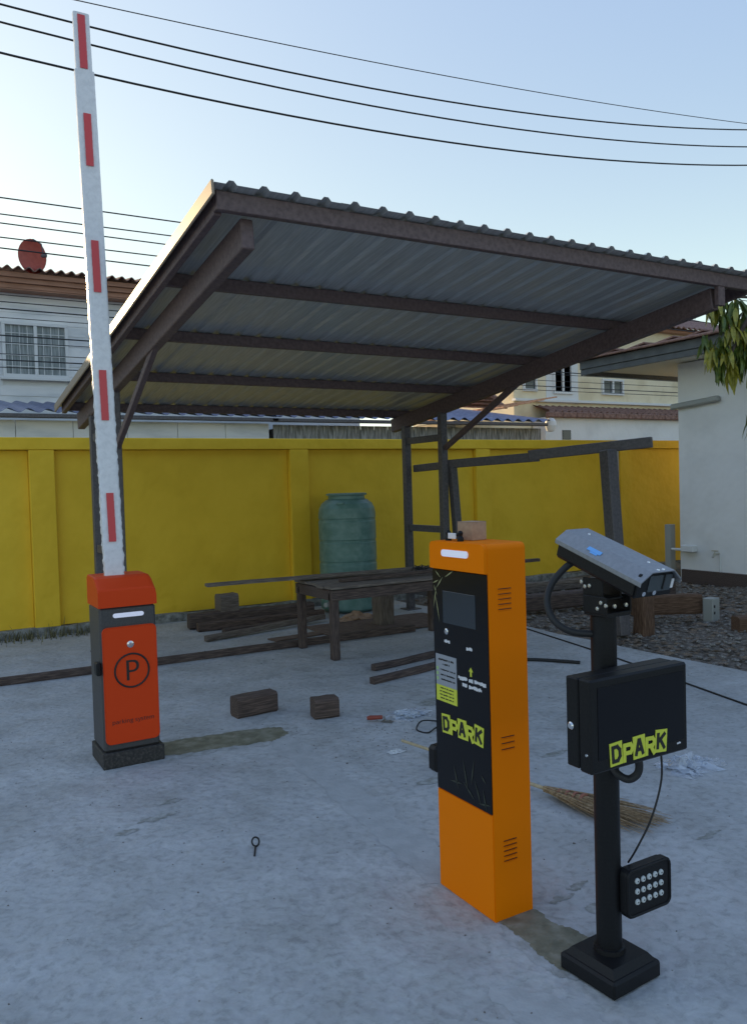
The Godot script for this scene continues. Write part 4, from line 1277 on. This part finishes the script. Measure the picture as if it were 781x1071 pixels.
	bl.prism(PackedVector2Array([Vector2(-0.06, -0.04), Vector2(0.05, -0.045), Vector2(0.17, 0.0), Vector2(0.05, 0.045), Vector2(-0.06, 0.04)]), Basis(Vector3(0.83, 0, -0.55), Vector3(0.55, 0, 0.83), Vector3(0, 1, 0)), Vector3(2.81, 0.002, -4.69), 0.002)
	obj("blade", bl, M.trowel, t)
	crumple("plastic_film", "clear plastic film scrap crumpled on the concrete left of the kiosk", "plastic", Vector3(2.98, 0, -4.72), 0.22, 0.05, 21, M.film)
	crumple("plastic_film", "clear plastic bag crumpled on the ground right of the display box", "plastic", Vector3(3.70, 0, -2.98), 0.26, 0.06, 22, M.film)
	crumple("paper_scrap", "small white paper scrap on the concrete left of the kiosk", "paper", Vector3(2.50, 0, -4.11), 0.07, 0.012, 23, M.paper)
	t = thing("bent_wire", "looped black wire on the concrete beside the kiosk", "wire", Vector3(2.9, 0, -4.4))
	part_tube("wire", smooth_path([Vector3(3.06, 0.008, -4.46), Vector3(2.93, 0.03, -4.47), Vector3(2.84, 0.006, -4.40), Vector3(2.86, 0.006, -4.30), Vector3(2.96, 0.02, -4.33), Vector3(3.12, 0.008, -4.36)]), 0.005, M.cable, t, 6)
	t = thing("eye_bolt", "small black eye bolt lying on the open concrete", "bolt", Vector3(1.30, 0, -3.34))
	var ring := []
	for k in 17:
		var a := TAU * k / 16
		ring.append(Vector3(1.312 + cos(a) * 0.017, 0.021 + sin(a) * 0.017, -3.385 - sin(a) * 0.008))
	var em := mb()
	em.tube(ring, 0.0042, 6, false)
	obj("eye", em, M.rubber, t)
	part_tube("shank", [Vector3(1.306, 0.006, -3.372), Vector3(1.268, 0.005, -3.29)], 0.004, M.rubber, t, 6)
	# hose and cable
	t = thing("hose_piece", "black hose end lying on the concrete behind the kiosk", "hose", Vector3(4.7, 0, -5.5))
	part_tube("hose", smooth_path([Vector3(4.35, 0.016, -5.85), Vector3(4.6, 0.016, -5.66), Vector3(4.83, 0.016, -5.45), Vector3(5.03, 0.016, -5.16)]), 0.015, M.rubber, t, 8)
	t = thing("ground_cable", "thin black cable trailing along the concrete edge to the right", "cable", Vector3(5.2, 0, -4.3))
	part_tube("cable", smooth_path([Vector3(5.85, 0.006, -7.0), Vector3(5.72, 0.006, -6.4), Vector3(5.55, 0.006, -5.6), Vector3(5.38, 0.006, -4.9), Vector3(5.175, 0.006, -4.16), Vector3(5.01, 0.006, -3.54), Vector3(4.85, 0.006, -2.9)]), 0.007, M.cable, t, 6)
	# broom
	t = thing("broom", "straw broom lying on the concrete behind the camera pole", "broom", Vector3(2.8, 0, -2.95))
	var B0 := Vector3(2.772, 0.034, -3.085)
	var B1 := Vector3(2.885, 0.03, -2.57)
	var bd := (B1 - B0).normalized()
	part_tube("stick", [B0 - bd * 1.05 + Vector3(0, 0.02, 0), B0 - bd * 0.5 + Vector3(0, 0.012, 0), B0 + bd * 0.1], [0.009, 0.010, 0.010], M.broom_stick, t, 8)
	for k in 5:
		var q := B0 + bd * (0.02 + 0.045 * k)
		part_tube("binding", [q, q + bd * 0.014], 0.018 + 0.0052 * k, M.straw_binding, t, 12)
	var brs := mb()
	var sd := Vector3(bd.z, 0, -bd.x)
	for k in 330:
		var a := rng.randf() * TAU
		var rr := sqrt(rng.randf())
		var s := B0 + bd * rng.randf_range(-0.03, 0.02) + sd * cos(a) * 0.014 * rr + Vector3(0, sin(a) * 0.014 * rr, 0)
		var e := B1 + sd * (cos(a) * 0.135 * rr + rng.randf_range(-0.035, 0.035)) + Vector3(0, sin(a) * 0.028 * rr + rng.randf_range(-0.004, 0.008), 0) + bd * rng.randf_range(-0.22, 0.09)
		var md := s.lerp(e, 0.45) + Vector3(rng.randf_range(-0.008, 0.008), rng.randf_range(-0.004, 0.008), 0)
		e.y = maxf(e.y, 0.003)
		brs.tube([s, md, e], [0.0028, 0.0024, 0.0010], 3, false)
	tag(obj("bristles", brs, M.straw, t), "", "", "", "stuff")
	# debris by the white building
	lumber("timber_beam", "thick old beam lying on the earth behind the kiosk", "timber", Vector3(6.4, 0.12, -7.55), Vector3(8.6, 0.16, -7.15), 0.18, 0.2, M.wood_dark)
	lumber("timber_beam", "grey board propped along the old beam behind the camera", "timber", Vector3(6.35, 0.28, -7.95), Vector3(8.3, 0.34, -7.4), 0.05, 0.05, M.wood_grey)
	lumber("timber_beam", "brown beam end lying beside the grey junction box", "timber", Vector3(7.05, 0.17, -6.42), Vector3(7.72, 0.17, -6.02), 0.12, 0.22, M.wood_rust)
	lumber("timber_beam", "weathered board lying at the foot of the yellow wall", "timber", Vector3(6.3, 0.06, -8.9), Vector3(9.2, 0.1, -8.6), 0.10, 0.12, M.wood_grey)
	lumber("wood_post", "short upright rusty brown post stump on the earth", "wood block", Vector3(6.62, -0.05, -5.86), Vector3(6.621, 0.40, -5.86), 0.17, 0.17, M.wood_rust)
	lumber("wood_block", "reddish sawn log end lying on the earth near the building", "wood block", Vector3(7.33, 0.07, -5.30), Vector3(7.75, 0.07, -5.1), 0.17, 0.17, M.wood_rust, "", 3)
	t = thing("junction_box", "grey metal junction box standing on the earth strip", "box", Vector3(7.72, 0, -5.87))
	part_box("case", Vector3(7.72, 0.115, -5.88), Vector3(0.14, 0.27, 0.12), M.aged_plastic, t, 0.008, Basis(Vector3.UP, 0.1))
	for y: float in [0.09, 0.16]:
		part_box("knockout", Vector3(7.69, y, -5.816), Vector3(0.025, 0.03, 0.006), M.print_black, t, 0.001, Basis(Vector3.UP, 0.1))
	# weeds at the wall
	var w := mb()
	for k in 420:
		var x := rng.randf_range(0.2, 2.0) if k < 300 else rng.randf_range(6.2, 8.0)
		var z := -9.72 + absf(rng.randfn(0, 0.12)) if k < 300 else -9.6 + rng.randf_range(0, 0.5)
		var hgt := rng.randf_range(0.03, 0.13) * (2.2 if rng.randf() < 0.07 else 1.0)
		var a := rng.randf() * TAU
		var d := Vector3(cos(a), 0, sin(a))
		var base := Vector3(x, 0.0, z)
		var tip := base + Vector3(0, hgt, 0) + d * hgt * rng.randf_range(0.1, 0.7)
		var s := Vector3(-d.z, 0, d.x) * 0.006
		var mid := base.lerp(tip, 0.5) + Vector3(0, hgt * 0.15, 0)
		w.quad(base - s, base + s, mid + s * 0.8, mid - s * 0.8, d + Vector3.UP)
		w.tri(mid - s * 0.8, mid + s * 0.8, tip, d + Vector3.UP)
	off = Vector3.ZERO
	var wm := MB.new()
	wm.v = w.v; wm.n = w.n; wm.uv = w.uv
	for i in wm.v.size():
		wm.v[i] += w.o
	tag(obj("weeds", wm, M.grass), "thin dry weeds along the foot of the yellow wall", "weeds", "", "stuff")

func crumple(called: String, label: String, category: String, at: Vector3, size: float, height: float, sd: int, material: Material) -> void:
	var t := thing(called, label, category, at)
	var f := FastNoiseLite.new()
	f.seed = sd
	f.frequency = 4.0 / size
	var m := mb()
	var n := 16
	for i in n:
		for j in n:
			var q := []
			for e: Array in [[0, 0], [1, 0], [1, 1], [0, 1]]:
				var u: float = float(i + e[0]) / n - 0.5
				var v: float = float(j + e[1]) / n - 0.5
				var x := u * size * 1.3
				var z := v * size * 0.8
				var hh := absf(f.get_noise_2d(x, z)) * height * 2.2 * clampf(1.2 - 2.2 * sqrt(u * u + v * v), 0.05, 1.0) + 0.003
				q.append(at + Vector3(x + f.get_noise_2d(x + 3, z) * size * 0.5, hh, z + f.get_noise_2d(x, z + 7) * size * 0.5))
			m.quad(q[0], q[1], q[2], q[3], Vector3.UP)
	obj("sheet", m, material, t)

# ---------------------------------------------------------------- buildings
func make_white_building() -> void:
	var t := thing("white_building", "low white rendered building with deep grey eaves and brown tiles", "building", Vector3(13, 0, -5))
	part_box("wall", Vector3(12.2, 1.65, -2.3), Vector3(4.0, 3.3, 12.0), M.white_wall, t, 0.004)
	part_box("skirting", Vector3(10.178, 0.07, -2.3), Vector3(0.05, 0.27, 11.9), M.wood_dark, t, 0.004)
	# eaves: soffit, two fascia boards, tile edge, roof slope
	part_box("soffit", Vector3(11.8, 3.33, -3.0), Vector3(4.74, 0.03, 12.9), M.soffit, t)
	for q: Array in [[9.415, 3.29, 0.09, 0.03], [9.40, 3.40, 0.125, 0.04]]:
		part_box("fascia_board", Vector3(q[0], q[1], -3.0), Vector3(q[3], q[2], 13.0), M.fascia_grey, t, 0.004)
	part_box("fascia_board", Vector3(11.8, 3.29, -9.47), Vector3(4.7, 0.09, 0.03), M.fascia_grey, t, 0.004)
	part_box("fascia_board", Vector3(11.8, 3.40, -9.49), Vector3(4.76, 0.125, 0.04), M.fascia_grey, t, 0.004)
	# hip roof in courses of tiles
	var sl := 0.215
	for k in 9:
		var xa := 9.30 + 0.30 * k
		var za := -9.62 + 0.30 * k
		var y := 3.475 + sl * 0.30 * k
		var m := mb()
		m.box(Vector3(xa + 0.17, y + sl * 0.15, (za + 4.0) / 2), Vector3(0.37, 0.028, 4.0 - za), 0.005, Basis(Vector3(0, 0, 1), atan(sl) - 0.06))
		m.box(Vector3((xa + 14.2) / 2, y + sl * 0.15, za + 0.17), Vector3(14.2 - xa, 0.028, 0.37), 0.005, Basis(Vector3(1, 0, 0), -atan(sl) + 0.06))
		obj("tile_course", m, M.tile_brown, t)
	# tube lamp on the wall, socket box, tap, pipe at the corner
	var lm := thing("tube_lamp", "unlit fluorescent tube fitting on the white wall under the eaves", "lamp", Vector3(10.17, 2.69, -7.95))
	part_bar("casing", Vector3(10.15, 2.655, -8.38), Vector3(10.15, 2.705, -7.55), 0.09, 0.085, M.aged_plastic, lm, 0.02)
	part_box("bracket", Vector3(10.19, 2.68, -8.3), Vector3(0.04, 0.06, 0.06), M.aged_plastic, lm, 0.004)
	part_box("bracket", Vector3(10.19, 2.71, -7.62), Vector3(0.04, 0.06, 0.06), M.aged_plastic, lm, 0.004)
	var sb := thing("socket_box", "white weatherproof socket box low on the white wall", "socket", Vector3(10.17, 0.52, -8.2))
	part_box("box", Vector3(10.14, 0.525, -8.1), Vector3(0.11, 0.10, 0.22), M.window_frame, sb, 0.01)
	part_tube("conduit", [Vector3(10.16, 0.50, -8.2), Vector3(10.16, 0.50, -8.42)], 0.02, M.window_frame, sb)
	var tp := thing("garden_tap", "small metal tap on a pipe at the white wall", "tap", Vector3(10.15, 0.4, -7.6))
	part_tube("spout", [Vector3(10.19, 0.47, -7.62), Vector3(10.08, 0.47, -7.62), Vector3(10.05, 0.43, -7.62)], 0.018, M.bolt, tp)
	part_box("valve_handle", Vector3(10.10, 0.52, -7.62), Vector3(0.02, 0.02, 0.11), M.bolt, tp, 0.004)
	part_tube("stem", [Vector3(10.10, 0.47, -7.62), Vector3(10.10, 0.52, -7.62)], 0.008, M.bolt, tp)
	part_tube("pipe", [Vector3(10.19, 0.02, -7.60), Vector3(10.19, 0.47, -7.60)], 0.012, M.window_frame, tp)
	var dp := thing("wall_pipe", "grey pipe rising up the yellow wall by a pilaster", "pipe", Vector3(9.9, 0, -9.74))
	part_tube("pipe", [Vector3(10.42, 0.0, -9.74), Vector3(10.42, 2.08, -9.74)], 0.035, M.aged_plastic, dp, 10)
	part_box("clip", Vector3(10.42, 1.3, -9.77), Vector3(0.10, 0.03, 0.05), M.aged_plastic, dp, 0.003)
	var mt := thing("meter_post", "slim grey post standing by the corner of the white building", "post", Vector3(10.0, 0, -8.55))
	part_box("post", Vector3(10.24, 0.42, -8.52), Vector3(0.12, 0.90, 0.10), M.aged_plastic, mt, 0.004)

func window(parent: Node, c: Vector3, w: float, h: float, panes: int, curtain: bool) -> void:
	# frame proud of the wall that faces +z, panes set back in it
	var wn := mb()
	var b := 0.06
	wn.box(c + Vector3(0, h / 2 - b / 2, 0.03), Vector3(w, b, 0.09), 0.004)
	wn.box(c + Vector3(0, -h / 2 + b / 2, 0.03), Vector3(w, b, 0.09), 0.004)
	for i in panes + 1:
		wn.box(c + Vector3(-w / 2 + b / 2 + (w - b) * i / panes, 0, 0.028), Vector3(b, h - 2 * b, 0.085), 0.004)
	var fr := obj("window", wn, M.window_frame, parent)
	for i in panes:
		var pw := (w - b) / panes
		part_box("pane", c + Vector3(-w / 2 + b / 2 + pw * (i + 0.5), 0, 0.012), Vector3(pw - b, h - 2 * b, 0.006), M.glass if not curtain else M.curtain, fr)
	if curtain:
		for i in panes:
			var pw := (w - b) / panes
			var g := mb()
			for k in 3:
				g.box(c + Vector3(-w / 2 + b / 2 + pw * (i + 0.25 * (k + 1)), 0, 0.03), Vector3(0.012, h - 2 * b, 0.012))
			for k in 4:
				g.box(c + Vector3(-w / 2 + b / 2 + pw * (i + 0.5), -h / 2 + h * (k + 1) / 5.0, 0.031), Vector3(pw - b, 0.012, 0.01))
			obj("grille", g, M.window_frame, fr)

func make_left_house() -> void:
	var Z := -17.0
	var t := thing("neighbour_house", "white clapboard upper storey with wavy tile eaves beyond the wall", "house", Vector3(5.4, 0, -19))
	part_box("wall", Vector3(5.4, 2.75, -19.55), Vector3(8.4, 5.5, 5.0), M.white_wall, t)
	# clapboards, leaving the window free
	for k in 16:
		var y := 2.42 + 0.2 * k
		var spans := [[1.2, 9.6]]
		if y + 0.1 > 3.89 and y - 0.1 < 4.92:
			spans = [[1.2, 1.80], [3.0, 9.6]]
		for s: Array in spans:
			part_box("clapboard", Vector3((s[0] + s[1]) / 2, y, Z - 0.03), Vector3(s[1] - s[0], 0.198, 0.02), M.white_board, t, 0.0, Basis(Vector3.RIGHT, -0.05))
	window(t, Vector3(2.40, 4.405, Z), 1.20, 1.06, 2, true)
	part_box("ledge", Vector3(2.40, 3.85, Z + 0.02), Vector3(1.3, 0.05, 0.14), M.window_frame, t, 0.004)
	# eaves in three steps, then the wavy tiles
	for k in 3:
		part_box("fascia_board", Vector3(5.4, 5.56 + 0.095 * k, Z + 0.28 + 0.05 * k), Vector3(8.8, 0.092, 0.04), M.wood_fascia, t, 0.004)
	part_box("soffit", Vector3(5.4, 5.50, Z + 0.13), Vector3(8.7, 0.02, 0.32), M.wood_fascia, t)
	var prof := []
	for k in 8:
		prof.append([k / 8.0, 0.035 * cos(TAU * k / 8.0)])
	var rf := mb()
	corrugated(rf, 0.95, 9.85, prof, 0.19, Z + 0.5, 5.86, Z - 2.5, 6.35, 0.02)
	corrugated(rf, 0.95, 9.85, prof, 0.19, Z - 5.6, 5.86, Z - 2.5, 6.35, 0.02)
	obj("roof", rf, M.tile_brown, t)
	# the lower wing that stands out of the picture on the left
	var w := thing("house_wing", "lower pale wing of the neighbouring house, beyond the wall", "house", Vector3(-6, 0, -19))
	part_box("wall", Vector3(-8.9, 2.4, -19.2), Vector3(20.0, 4.8, 4.0), M.white_wall, w)
	part_box("parapet", Vector3(-8.9, 4.9, -19.2), Vector3(20.1, 0.19, 4.1), M.white_wall, w, 0.01)
	# dish
	var d := thing("satellite_dish", "red satellite dish on the eaves of the white clapboard house", "satellite dish", Vector3(2.36, 5.86, -16.9))
	var bas := Basis(Vector3.UP, 0.55) * Basis(Vector3.RIGHT, PI / 2 + 0.12)
	var c := Vector3(2.34, 6.14, -16.7)
	var m := mb()
	var pr := []
	for k in 9:
		var r := 0.32 * k / 8.0
		pr.append(Vector2(r, r * r * 0.42))
	for k in 9:
		var r := 0.32 * (8 - k) / 8.0
		pr.append(Vector2(r, r * r * 0.42 + 0.012))
	m.lathe(c, pr, 28, bas)
	obj("reflector", m, M.dish, d)
	part_tube("mast", [Vector3(2.36, 5.84, -17.15), Vector3(2.36, 6.1, -17.12), Vector3(2.36, 6.18, -16.95)], 0.025, M.steel_grey, d)
	part_tube("feed_arm", [c + bas * Vector3(0, 0.045, -0.32), c + bas * Vector3(0, 0.28, -0.22), c + bas * Vector3(0, 0.36, 0.0)], 0.012, M.steel_grey, d, 6)
	part_box("receiver", c + bas * Vector3(0, 0.37, 0.0), Vector3(0.06, 0.12, 0.06), M.steel_grey, d, 0.01, bas)

func make_right_house() -> void:
	var Z := -17.0
	var t := thing("neighbour_house", "cream upper storey with white framed windows beyond the yellow wall", "house", Vector3(19, 0, -19.5))
	part_box("wall", Vector3(19.6, 3.1, -19.55), Vector3(10.4, 6.2, 5.0), M.cream, t, 0.004)
	window(t, Vector3(16.15, 4.50, Z - 0.05), 0.72, 0.98, 2, false)
	window(t, Vector3(18.1, 4.27, Z - 0.05), 0.88, 0.46, 2, false)
	window(t, Vector3(14.95, 4.35, Z - 0.05), 0.5, 0.6, 1, false)
	part_box("trim_band", Vector3(16.15, 4.5, Z - 0.045), Vector3(1.2, 1.5, 0.02), M.window_frame, t, 0.004)
	part_box("cornice", Vector3(19.6, 3.80, Z + 0.0), Vector3(10.5, 0.07, 0.16), M.window_frame, t, 0.006)
	part_box("cornice", Vector3(19.6, 6.05, Z + 0.05), Vector3(10.6, 0.12, 0.26), M.wood_fascia, t, 0.006)
	# low porch roof of brown tiles and the white wall below it
	part_box("porch_wall", Vector3(19.8, 1.65, -16.75), Vector3(9.6, 3.3, 0.5), M.white_wall, t, 0.004)
	for k in 18:
		var x := 15.25 + 0.5 * k
		part_box("ridge_tile", Vector3(x, 3.365, -16.42), Vector3(0.492, 0.15, 0.18), M.tile_brown, t, 0.02)
	var pr := mb()
	var prof := []
	for k in 6:
		prof.append([k / 6.0, 0.03 * cos(TAU * k / 6.0)])
	corrugated(pr, 15.05, 24.6, prof, 0.24, -16.40, 3.46, -17.03, 3.66, 0.02)
	obj("porch_roof", pr, M.tile_brown, t)
	var vt := mb()
	vt.box(Vector3(15.75, 2.83, -16.49), Vector3(0.3, 0.26, 0.02))
	for k in 4:
		vt.box(Vector3(15.75, 2.74 + 0.06 * k, -16.475), Vector3(0.28, 0.02, 0.02))
	obj("vent", vt, M.glass, t)
	var mainroof := mb()
	corrugated(mainroof, 14.0, 25.0, prof, 0.24, Z + 0.4, 6.12, Z - 2.5, 7.2, 0.02)
	corrugated(mainroof, 14.0, 25.0, prof, 0.24, Z - 5.4, 6.12, Z - 2.5, 7.2, 0.02)
	obj("roof", mainroof, M.tile_brown, t)
	# terracotta gable between the houses, its slope towards the left
	var g := thing("gabled_roof_building", "terracotta roofed outbuilding between the two neighbouring houses", "building", Vector3(12.6, 0, -15.4))
	part_box("wall", Vector3(11.9, 1.5, -15.6), Vector3(2.2, 3.0, 1.6), M.cream, g, 0.004)
	for k in 7:
		var xa := 10.75 + 0.40 * k
		part_box("tile_course", Vector3(xa + 0.21, 3.10 + 0.075 * k, -15.6), Vector3(0.44, 0.035, 2.2), M.tile_peach, g, 0.006, Basis(Vector3(0, 0, 1), 0.14))
	var hp := mb()
	for k in 6:
		hp.box(Vector3(12.6, 3.62 + 0.085 * k, -16.7 + 0.12 * k * 0.5), Vector3(2.2 - 0.3 * k, 0.03, 0.5), 0.004, Basis(Vector3.RIGHT, 0.5))
	obj("hip_roof", hp, M.tile_brown, g)
	var jar := mb()
	jar.lathe(Vector3(13.72, 2.78, -14.9), [Vector2(0.0, 0.0), Vector2(0.10, 0.02), Vector2(0.14, 0.15), Vector2(0.13, 0.26), Vector2(0.07, 0.33), Vector2(0.0, 0.34)], 14)
	obj("gutter_end", jar, M.window_frame, g)

func make_sheds() -> void:
	var Z := -12.5
	for s: Array in [["shed", "blue roofed shed with white panel wall, behind the yellow wall", -4.0, 5.34, true], ["shed", "blue roofed shed with weathered grey sheet wall, behind the yellow wall", 5.42, 11.2, false]]:
		var x0: float = s[2]
		var x1: float = s[3]
		var t := thing(s[0], s[1], "shed", Vector3((x0 + x1) / 2, 0, Z - 1.6))
		if s[4]:
			var x := x0
			while x < x1 - 0.1:
				var w := minf(0.78, x1 - x)
				part_box("wall_panel", Vector3(x + w / 2, 1.34, Z - 0.06), Vector3(w - 0.008, 2.67, 0.05), M.white_board, t, 0.003)
				x += 0.78
		else:
			var x := x0
			var k := 0
			while x < x1 - 0.02:
				part_box("wall_sheet", Vector3(x + 0.07, 1.33, Z - 0.06 - 0.012 * (k % 2)), Vector3(0.136, 2.66, 0.02), M.grey_fence, t, 0.003)
				x += 0.14
				k += 1
		part_box("back_wall", Vector3((x0 + x1) / 2, 1.3, Z - 1.7), Vector3(x1 - x0 - 0.1, 2.6, 3.1), M.grey_fence, t)
		part_bar("gutter", Vector3(x0 - 0.1, 2.72, Z + 0.12), Vector3(x1 + 0.1, 2.725, Z + 0.12), 0.09, 0.06, M.steel_grey, t, 0.01)
		var prof := []
		for k in 8:
			prof.append([k / 8.0, 0.03 * cos(TAU * k / 8.0)])
		var x := x0 - 0.1
		while x < x1:
			var m := mb()
			corrugated(m, x, minf(x + 1.06, x1 + 0.15), prof, 0.26, Z + 0.16, 2.80, Z - 3.3, 3.27 if s[4] else 3.38, 0.006)
			obj("roof_sheet", m, M.blue_sheet, t)
			x += 1.04

func make_wires() -> void:
	var k := 0
	for s: Array in [[0.002, 0.033, 10.108, 0.010, "thin overhead wire, topmost across the sky"], [0.005, -0.029, 9.891, 0.019, "thick overhead cable, second from the top of the sky"], [0.005, -0.039, 9.638, 0.019, "thick overhead cable, third from the top of the sky"], [0.005, -0.039, 9.074, 0.021, "thick overhead cable, lowest of the four above the carport"], [0, 0.002, 6.622, 0.013, "overhead wire, highest of five behind the barrier arm"], [0, 0.003, 6.36, 0.012, "overhead wire, second of five behind the barrier arm"], [0, -0.004, 6.19, 0.012, "overhead wire, third of five behind the barrier arm"], [0, -0.003, 5.965, 0.012, "overhead wire, fourth of five behind the barrier arm"], [0, -0.01, 5.81, 0.013, "overhead wire, lowest of five just above the tiled eaves"], [0, -0.002, 4.99, 0.008, "wire crossing the clapboard house just under its eaves"], [0, 0.0, 4.88, 0.008, "wire crossing the clapboard house, second under its eaves"], [0, -0.004, 4.78, 0.012, "heavier wire crossing the clapboard house above its window"], [0, 0.002, 4.60, 0.007, "wire crossing the clapboard house at its window head"], [0, -0.004, 4.32, 0.012, "heavier wire crossing the middle of the clapboard house window"], [0, 0.0, 4.21, 0.007, "thin wire crossing the window just below its middle"], [0, 0.003, 3.99, 0.007, "thin wire crossing the lower part of the window"], [0, 0.0, 3.90, 0.011, "heavier wire crossing the foot of the clapboard house window"], [0, 0.002, 3.78, 0.008, "wire crossing the clapboard house just below its window"]]:
		var t := thing("overhead_wire", s[4], "wire", Vector3(8, s[2], -15), "overhead wires beyond the wall")
		var pts := []
		for i in 41:
			var x := -6.0 + i * 1.0
			pts.append(Vector3(x, s[0] * x * x + s[1] * x + s[2], -15.0 - 0.05 * (k % 3)))
		part_tube("wire", pts, s[3], M.cable, t, 5)
		k += 1

# ---------------------------------------------------------------- the mango tree at the right
func leaf_mesh(material_len: float) -> ArrayMesh:
	var m := MB.new()
	var n := 5
	var prev_l := Vector3.ZERO
	var prev_r := Vector3.ZERO
	var prev_c := Vector3.ZERO
	for i in n + 1:
		var t := float(i) / n
		var w := 0.105 * material_len * sin(PI * pow(t, 0.8)) + 0.002
		var c := Vector3(0, -0.28 * t * t * material_len, t * material_len)
		var l := c + Vector3(-w, 0.3 * w, 0)
		var r := c + Vector3(w, 0.3 * w, 0)
		if i > 0:
			m.quad(prev_l, prev_c, c, l, Vector3.UP)
			m.quad(prev_c, prev_r, r, c, Vector3.UP)
		prev_l = l; prev_r = r; prev_c = c
	return m.mesh()

func leaf_whorl(parent: Node, mesh: ArrayMesh, material: Material, c: Vector3, n: int, droop: float, sc: float) -> void:
	for i in n:
		var a := TAU * i / n + rng.randf_range(-0.3, 0.3)
		var d := droop + rng.randf_range(-0.35, 0.35)
		var o := MeshInstance3D.new()
		o.name = "leaf"
		o.mesh = mesh
		o.material_override = material
		parent.add_child(o, true)
		var b := Basis(Vector3.UP, a) * Basis(Vector3.RIGHT, d) * Basis(Vector3(0, 0, 1), rng.randf_range(-0.5, 0.5)) * Basis.from_scale(Vector3.ONE * sc * rng.randf_range(0.75, 1.15))
		o.transform = Transform3D(b, c - off + Vector3(rng.randf_range(-0.03, 0.03), rng.randf_range(-0.04, 0.04), rng.randf_range(-0.03, 0.03)))

func make_tree() -> void:
	var base := Vector3(8.7, 0, -3.3)
	var t := thing("mango_tree", "mango tree whose leafy branch hangs beside the carport roof", "tree", base)
	part_tube("trunk", smooth_path([base + Vector3(0, -0.1, 0), base + Vector3(0.05, 0.8, 0.03), base + Vector3(-0.05, 1.7, -0.05), base + Vector3(-0.15, 2.5, 0)]), 0.14, M.bark, t, 10)
	var fork := base + Vector3(-0.15, 2.45, 0)
	var br1 := smooth_path([fork, Vector3(8.0, 3.0, -3.7), Vector3(7.2, 3.25, -4.2), Vector3(6.7, 3.15, -4.45), Vector3(6.56, 2.92, -4.62), Vector3(6.48, 2.66, -4.70)])
	var r1 := []
	for i in br1.size():
		r1.append(lerpf(0.06, 0.010, float(i) / (br1.size() - 1)))
	part_tube("branch", br1, r1, M.bark, t, 8)
	for q: Array in [[Vector3(6.7, 3.15, -4.45), Vector3(6.5, 3.2, -4.7), Vector3(6.3, 3.2, -4.85)], [Vector3(6.62, 3.0, -4.55), Vector3(6.60, 2.8, -4.62), Vector3(6.58, 2.6, -4.64)], [fork, base + Vector3(0.4, 3.4, 0.5), base + Vector3(0.7, 4.2, 0.9)], [fork, base + Vector3(0.5, 3.3, -0.6), base + Vector3(1.2, 4.0, -1.0)], [fork, base + Vector3(-0.2, 3.4, 0.6), base + Vector3(-0.5, 4.1, 1.2)], [Vector3(6.62, 3.0, -4.55), Vector3(6.70, 2.6, -4.56), Vector3(6.68, 2.15, -4.58)]]:
		part_tube("branch", smooth_path(q), 0.012 if q[0].x < 8 else 0.05, M.bark, t, 6)
	var big := leaf_mesh(0.20)
	# the hanging spray in view: each leaf its own piece
	for q: Array in [[6.32, 3.24, -4.84, 9, 1.0, 0], [6.44, 3.22, -4.76, 9, 1.1, 0], [6.38, 3.16, -4.78, 6, 1.15, 1], [6.56, 3.18, -4.70, 10, 1.0, 0], [6.62, 3.06, -4.66, 10, 1.0, 0], [6.50, 2.84, -4.70, 11, 1.0, 1], [6.42, 2.74, -4.74, 11, 1.05, 0], [6.46, 2.66, -4.72, 12, 1.1, 1], [6.54, 2.72, -4.66, 11, 1.15, 0], [6.60, 2.80, -4.64, 11, 0.9, 1], [6.62, 2.66, -4.62, 11, 1.0, 0], [6.56, 2.58, -4.66, 11, 1.1, 0], [6.66, 2.52, -4.58, 9, 1.1, 0], [6.70, 2.70, -4.56, 10, 1.0, 1], [6.70, 2.86, -4.58, 10, 1.0, 0], [6.36, 2.66, -4.80, 9, 1.1, 1], [6.40, 2.56, -4.76, 10, 1.2, 0], [6.50, 2.50, -4.70, 10, 1.2, 1], [6.46, 2.96, -4.74, 9, 1.0, 0], [6.54, 2.98, -4.68, 9, 1.1, 1], [6.34, 2.78, -4.84, 7, 1.1, 0], [6.62, 2.12, -4.62, 5, 1.2, 0], [6.68, 2.10, -4.58, 6, 1.2, 0], [6.72, 2.22, -4.56, 6, 1.2, 0]]:
		leaf_whorl(t, big, M.leaf_young if q[5] == 1 else M.leaf, Vector3(q[0], q[1] + (0.08 if q[1] > 2.4 and q[1] < 3.0 else 0.0), q[2]), q[3] + 5, q[4], 1.0)
	# the crown beyond the picture
	var mm := MultiMesh.new()
	mm.transform_format = MultiMesh.TRANSFORM_3D
	mm.mesh = big
	mm.instance_count = 1800
	for i in 1800:
		var u := Vector3(rng.randfn(), rng.randfn(), rng.randfn()).normalized() * pow(rng.randf(), 0.4)
		var c := Vector3(0.75, 4.1, 0.3) + u * Vector3(1.5, 1.1, 1.6)
		var b := Basis(Vector3.UP, rng.randf() * TAU) * Basis(Vector3.RIGHT, rng.randf_range(0.3, 1.3))
		mm.set_instance_transform(i, Transform3D(b, c))
	var mi := MultiMeshInstance3D.new()
	mi.name = "crown"
	mi.multimesh = mm
	mi.material_override = M.leaf
	t.add_child(mi)
	mi.set_meta("kind", "stuff")

func _ready() -> void:
	rng.seed = 20240
	make_light()
	make_materials()
	make_ground()
	make_yellow_wall()
	make_white_building()
	make_sheds()
	make_left_house()
	make_right_house()
	make_carport()
	make_steel_frame()
	make_tree()
	make_barrier()
	make_kiosk()
	make_camera_pole()
	make_kiosk_top_items()
	make_clutter()
	make_wires()
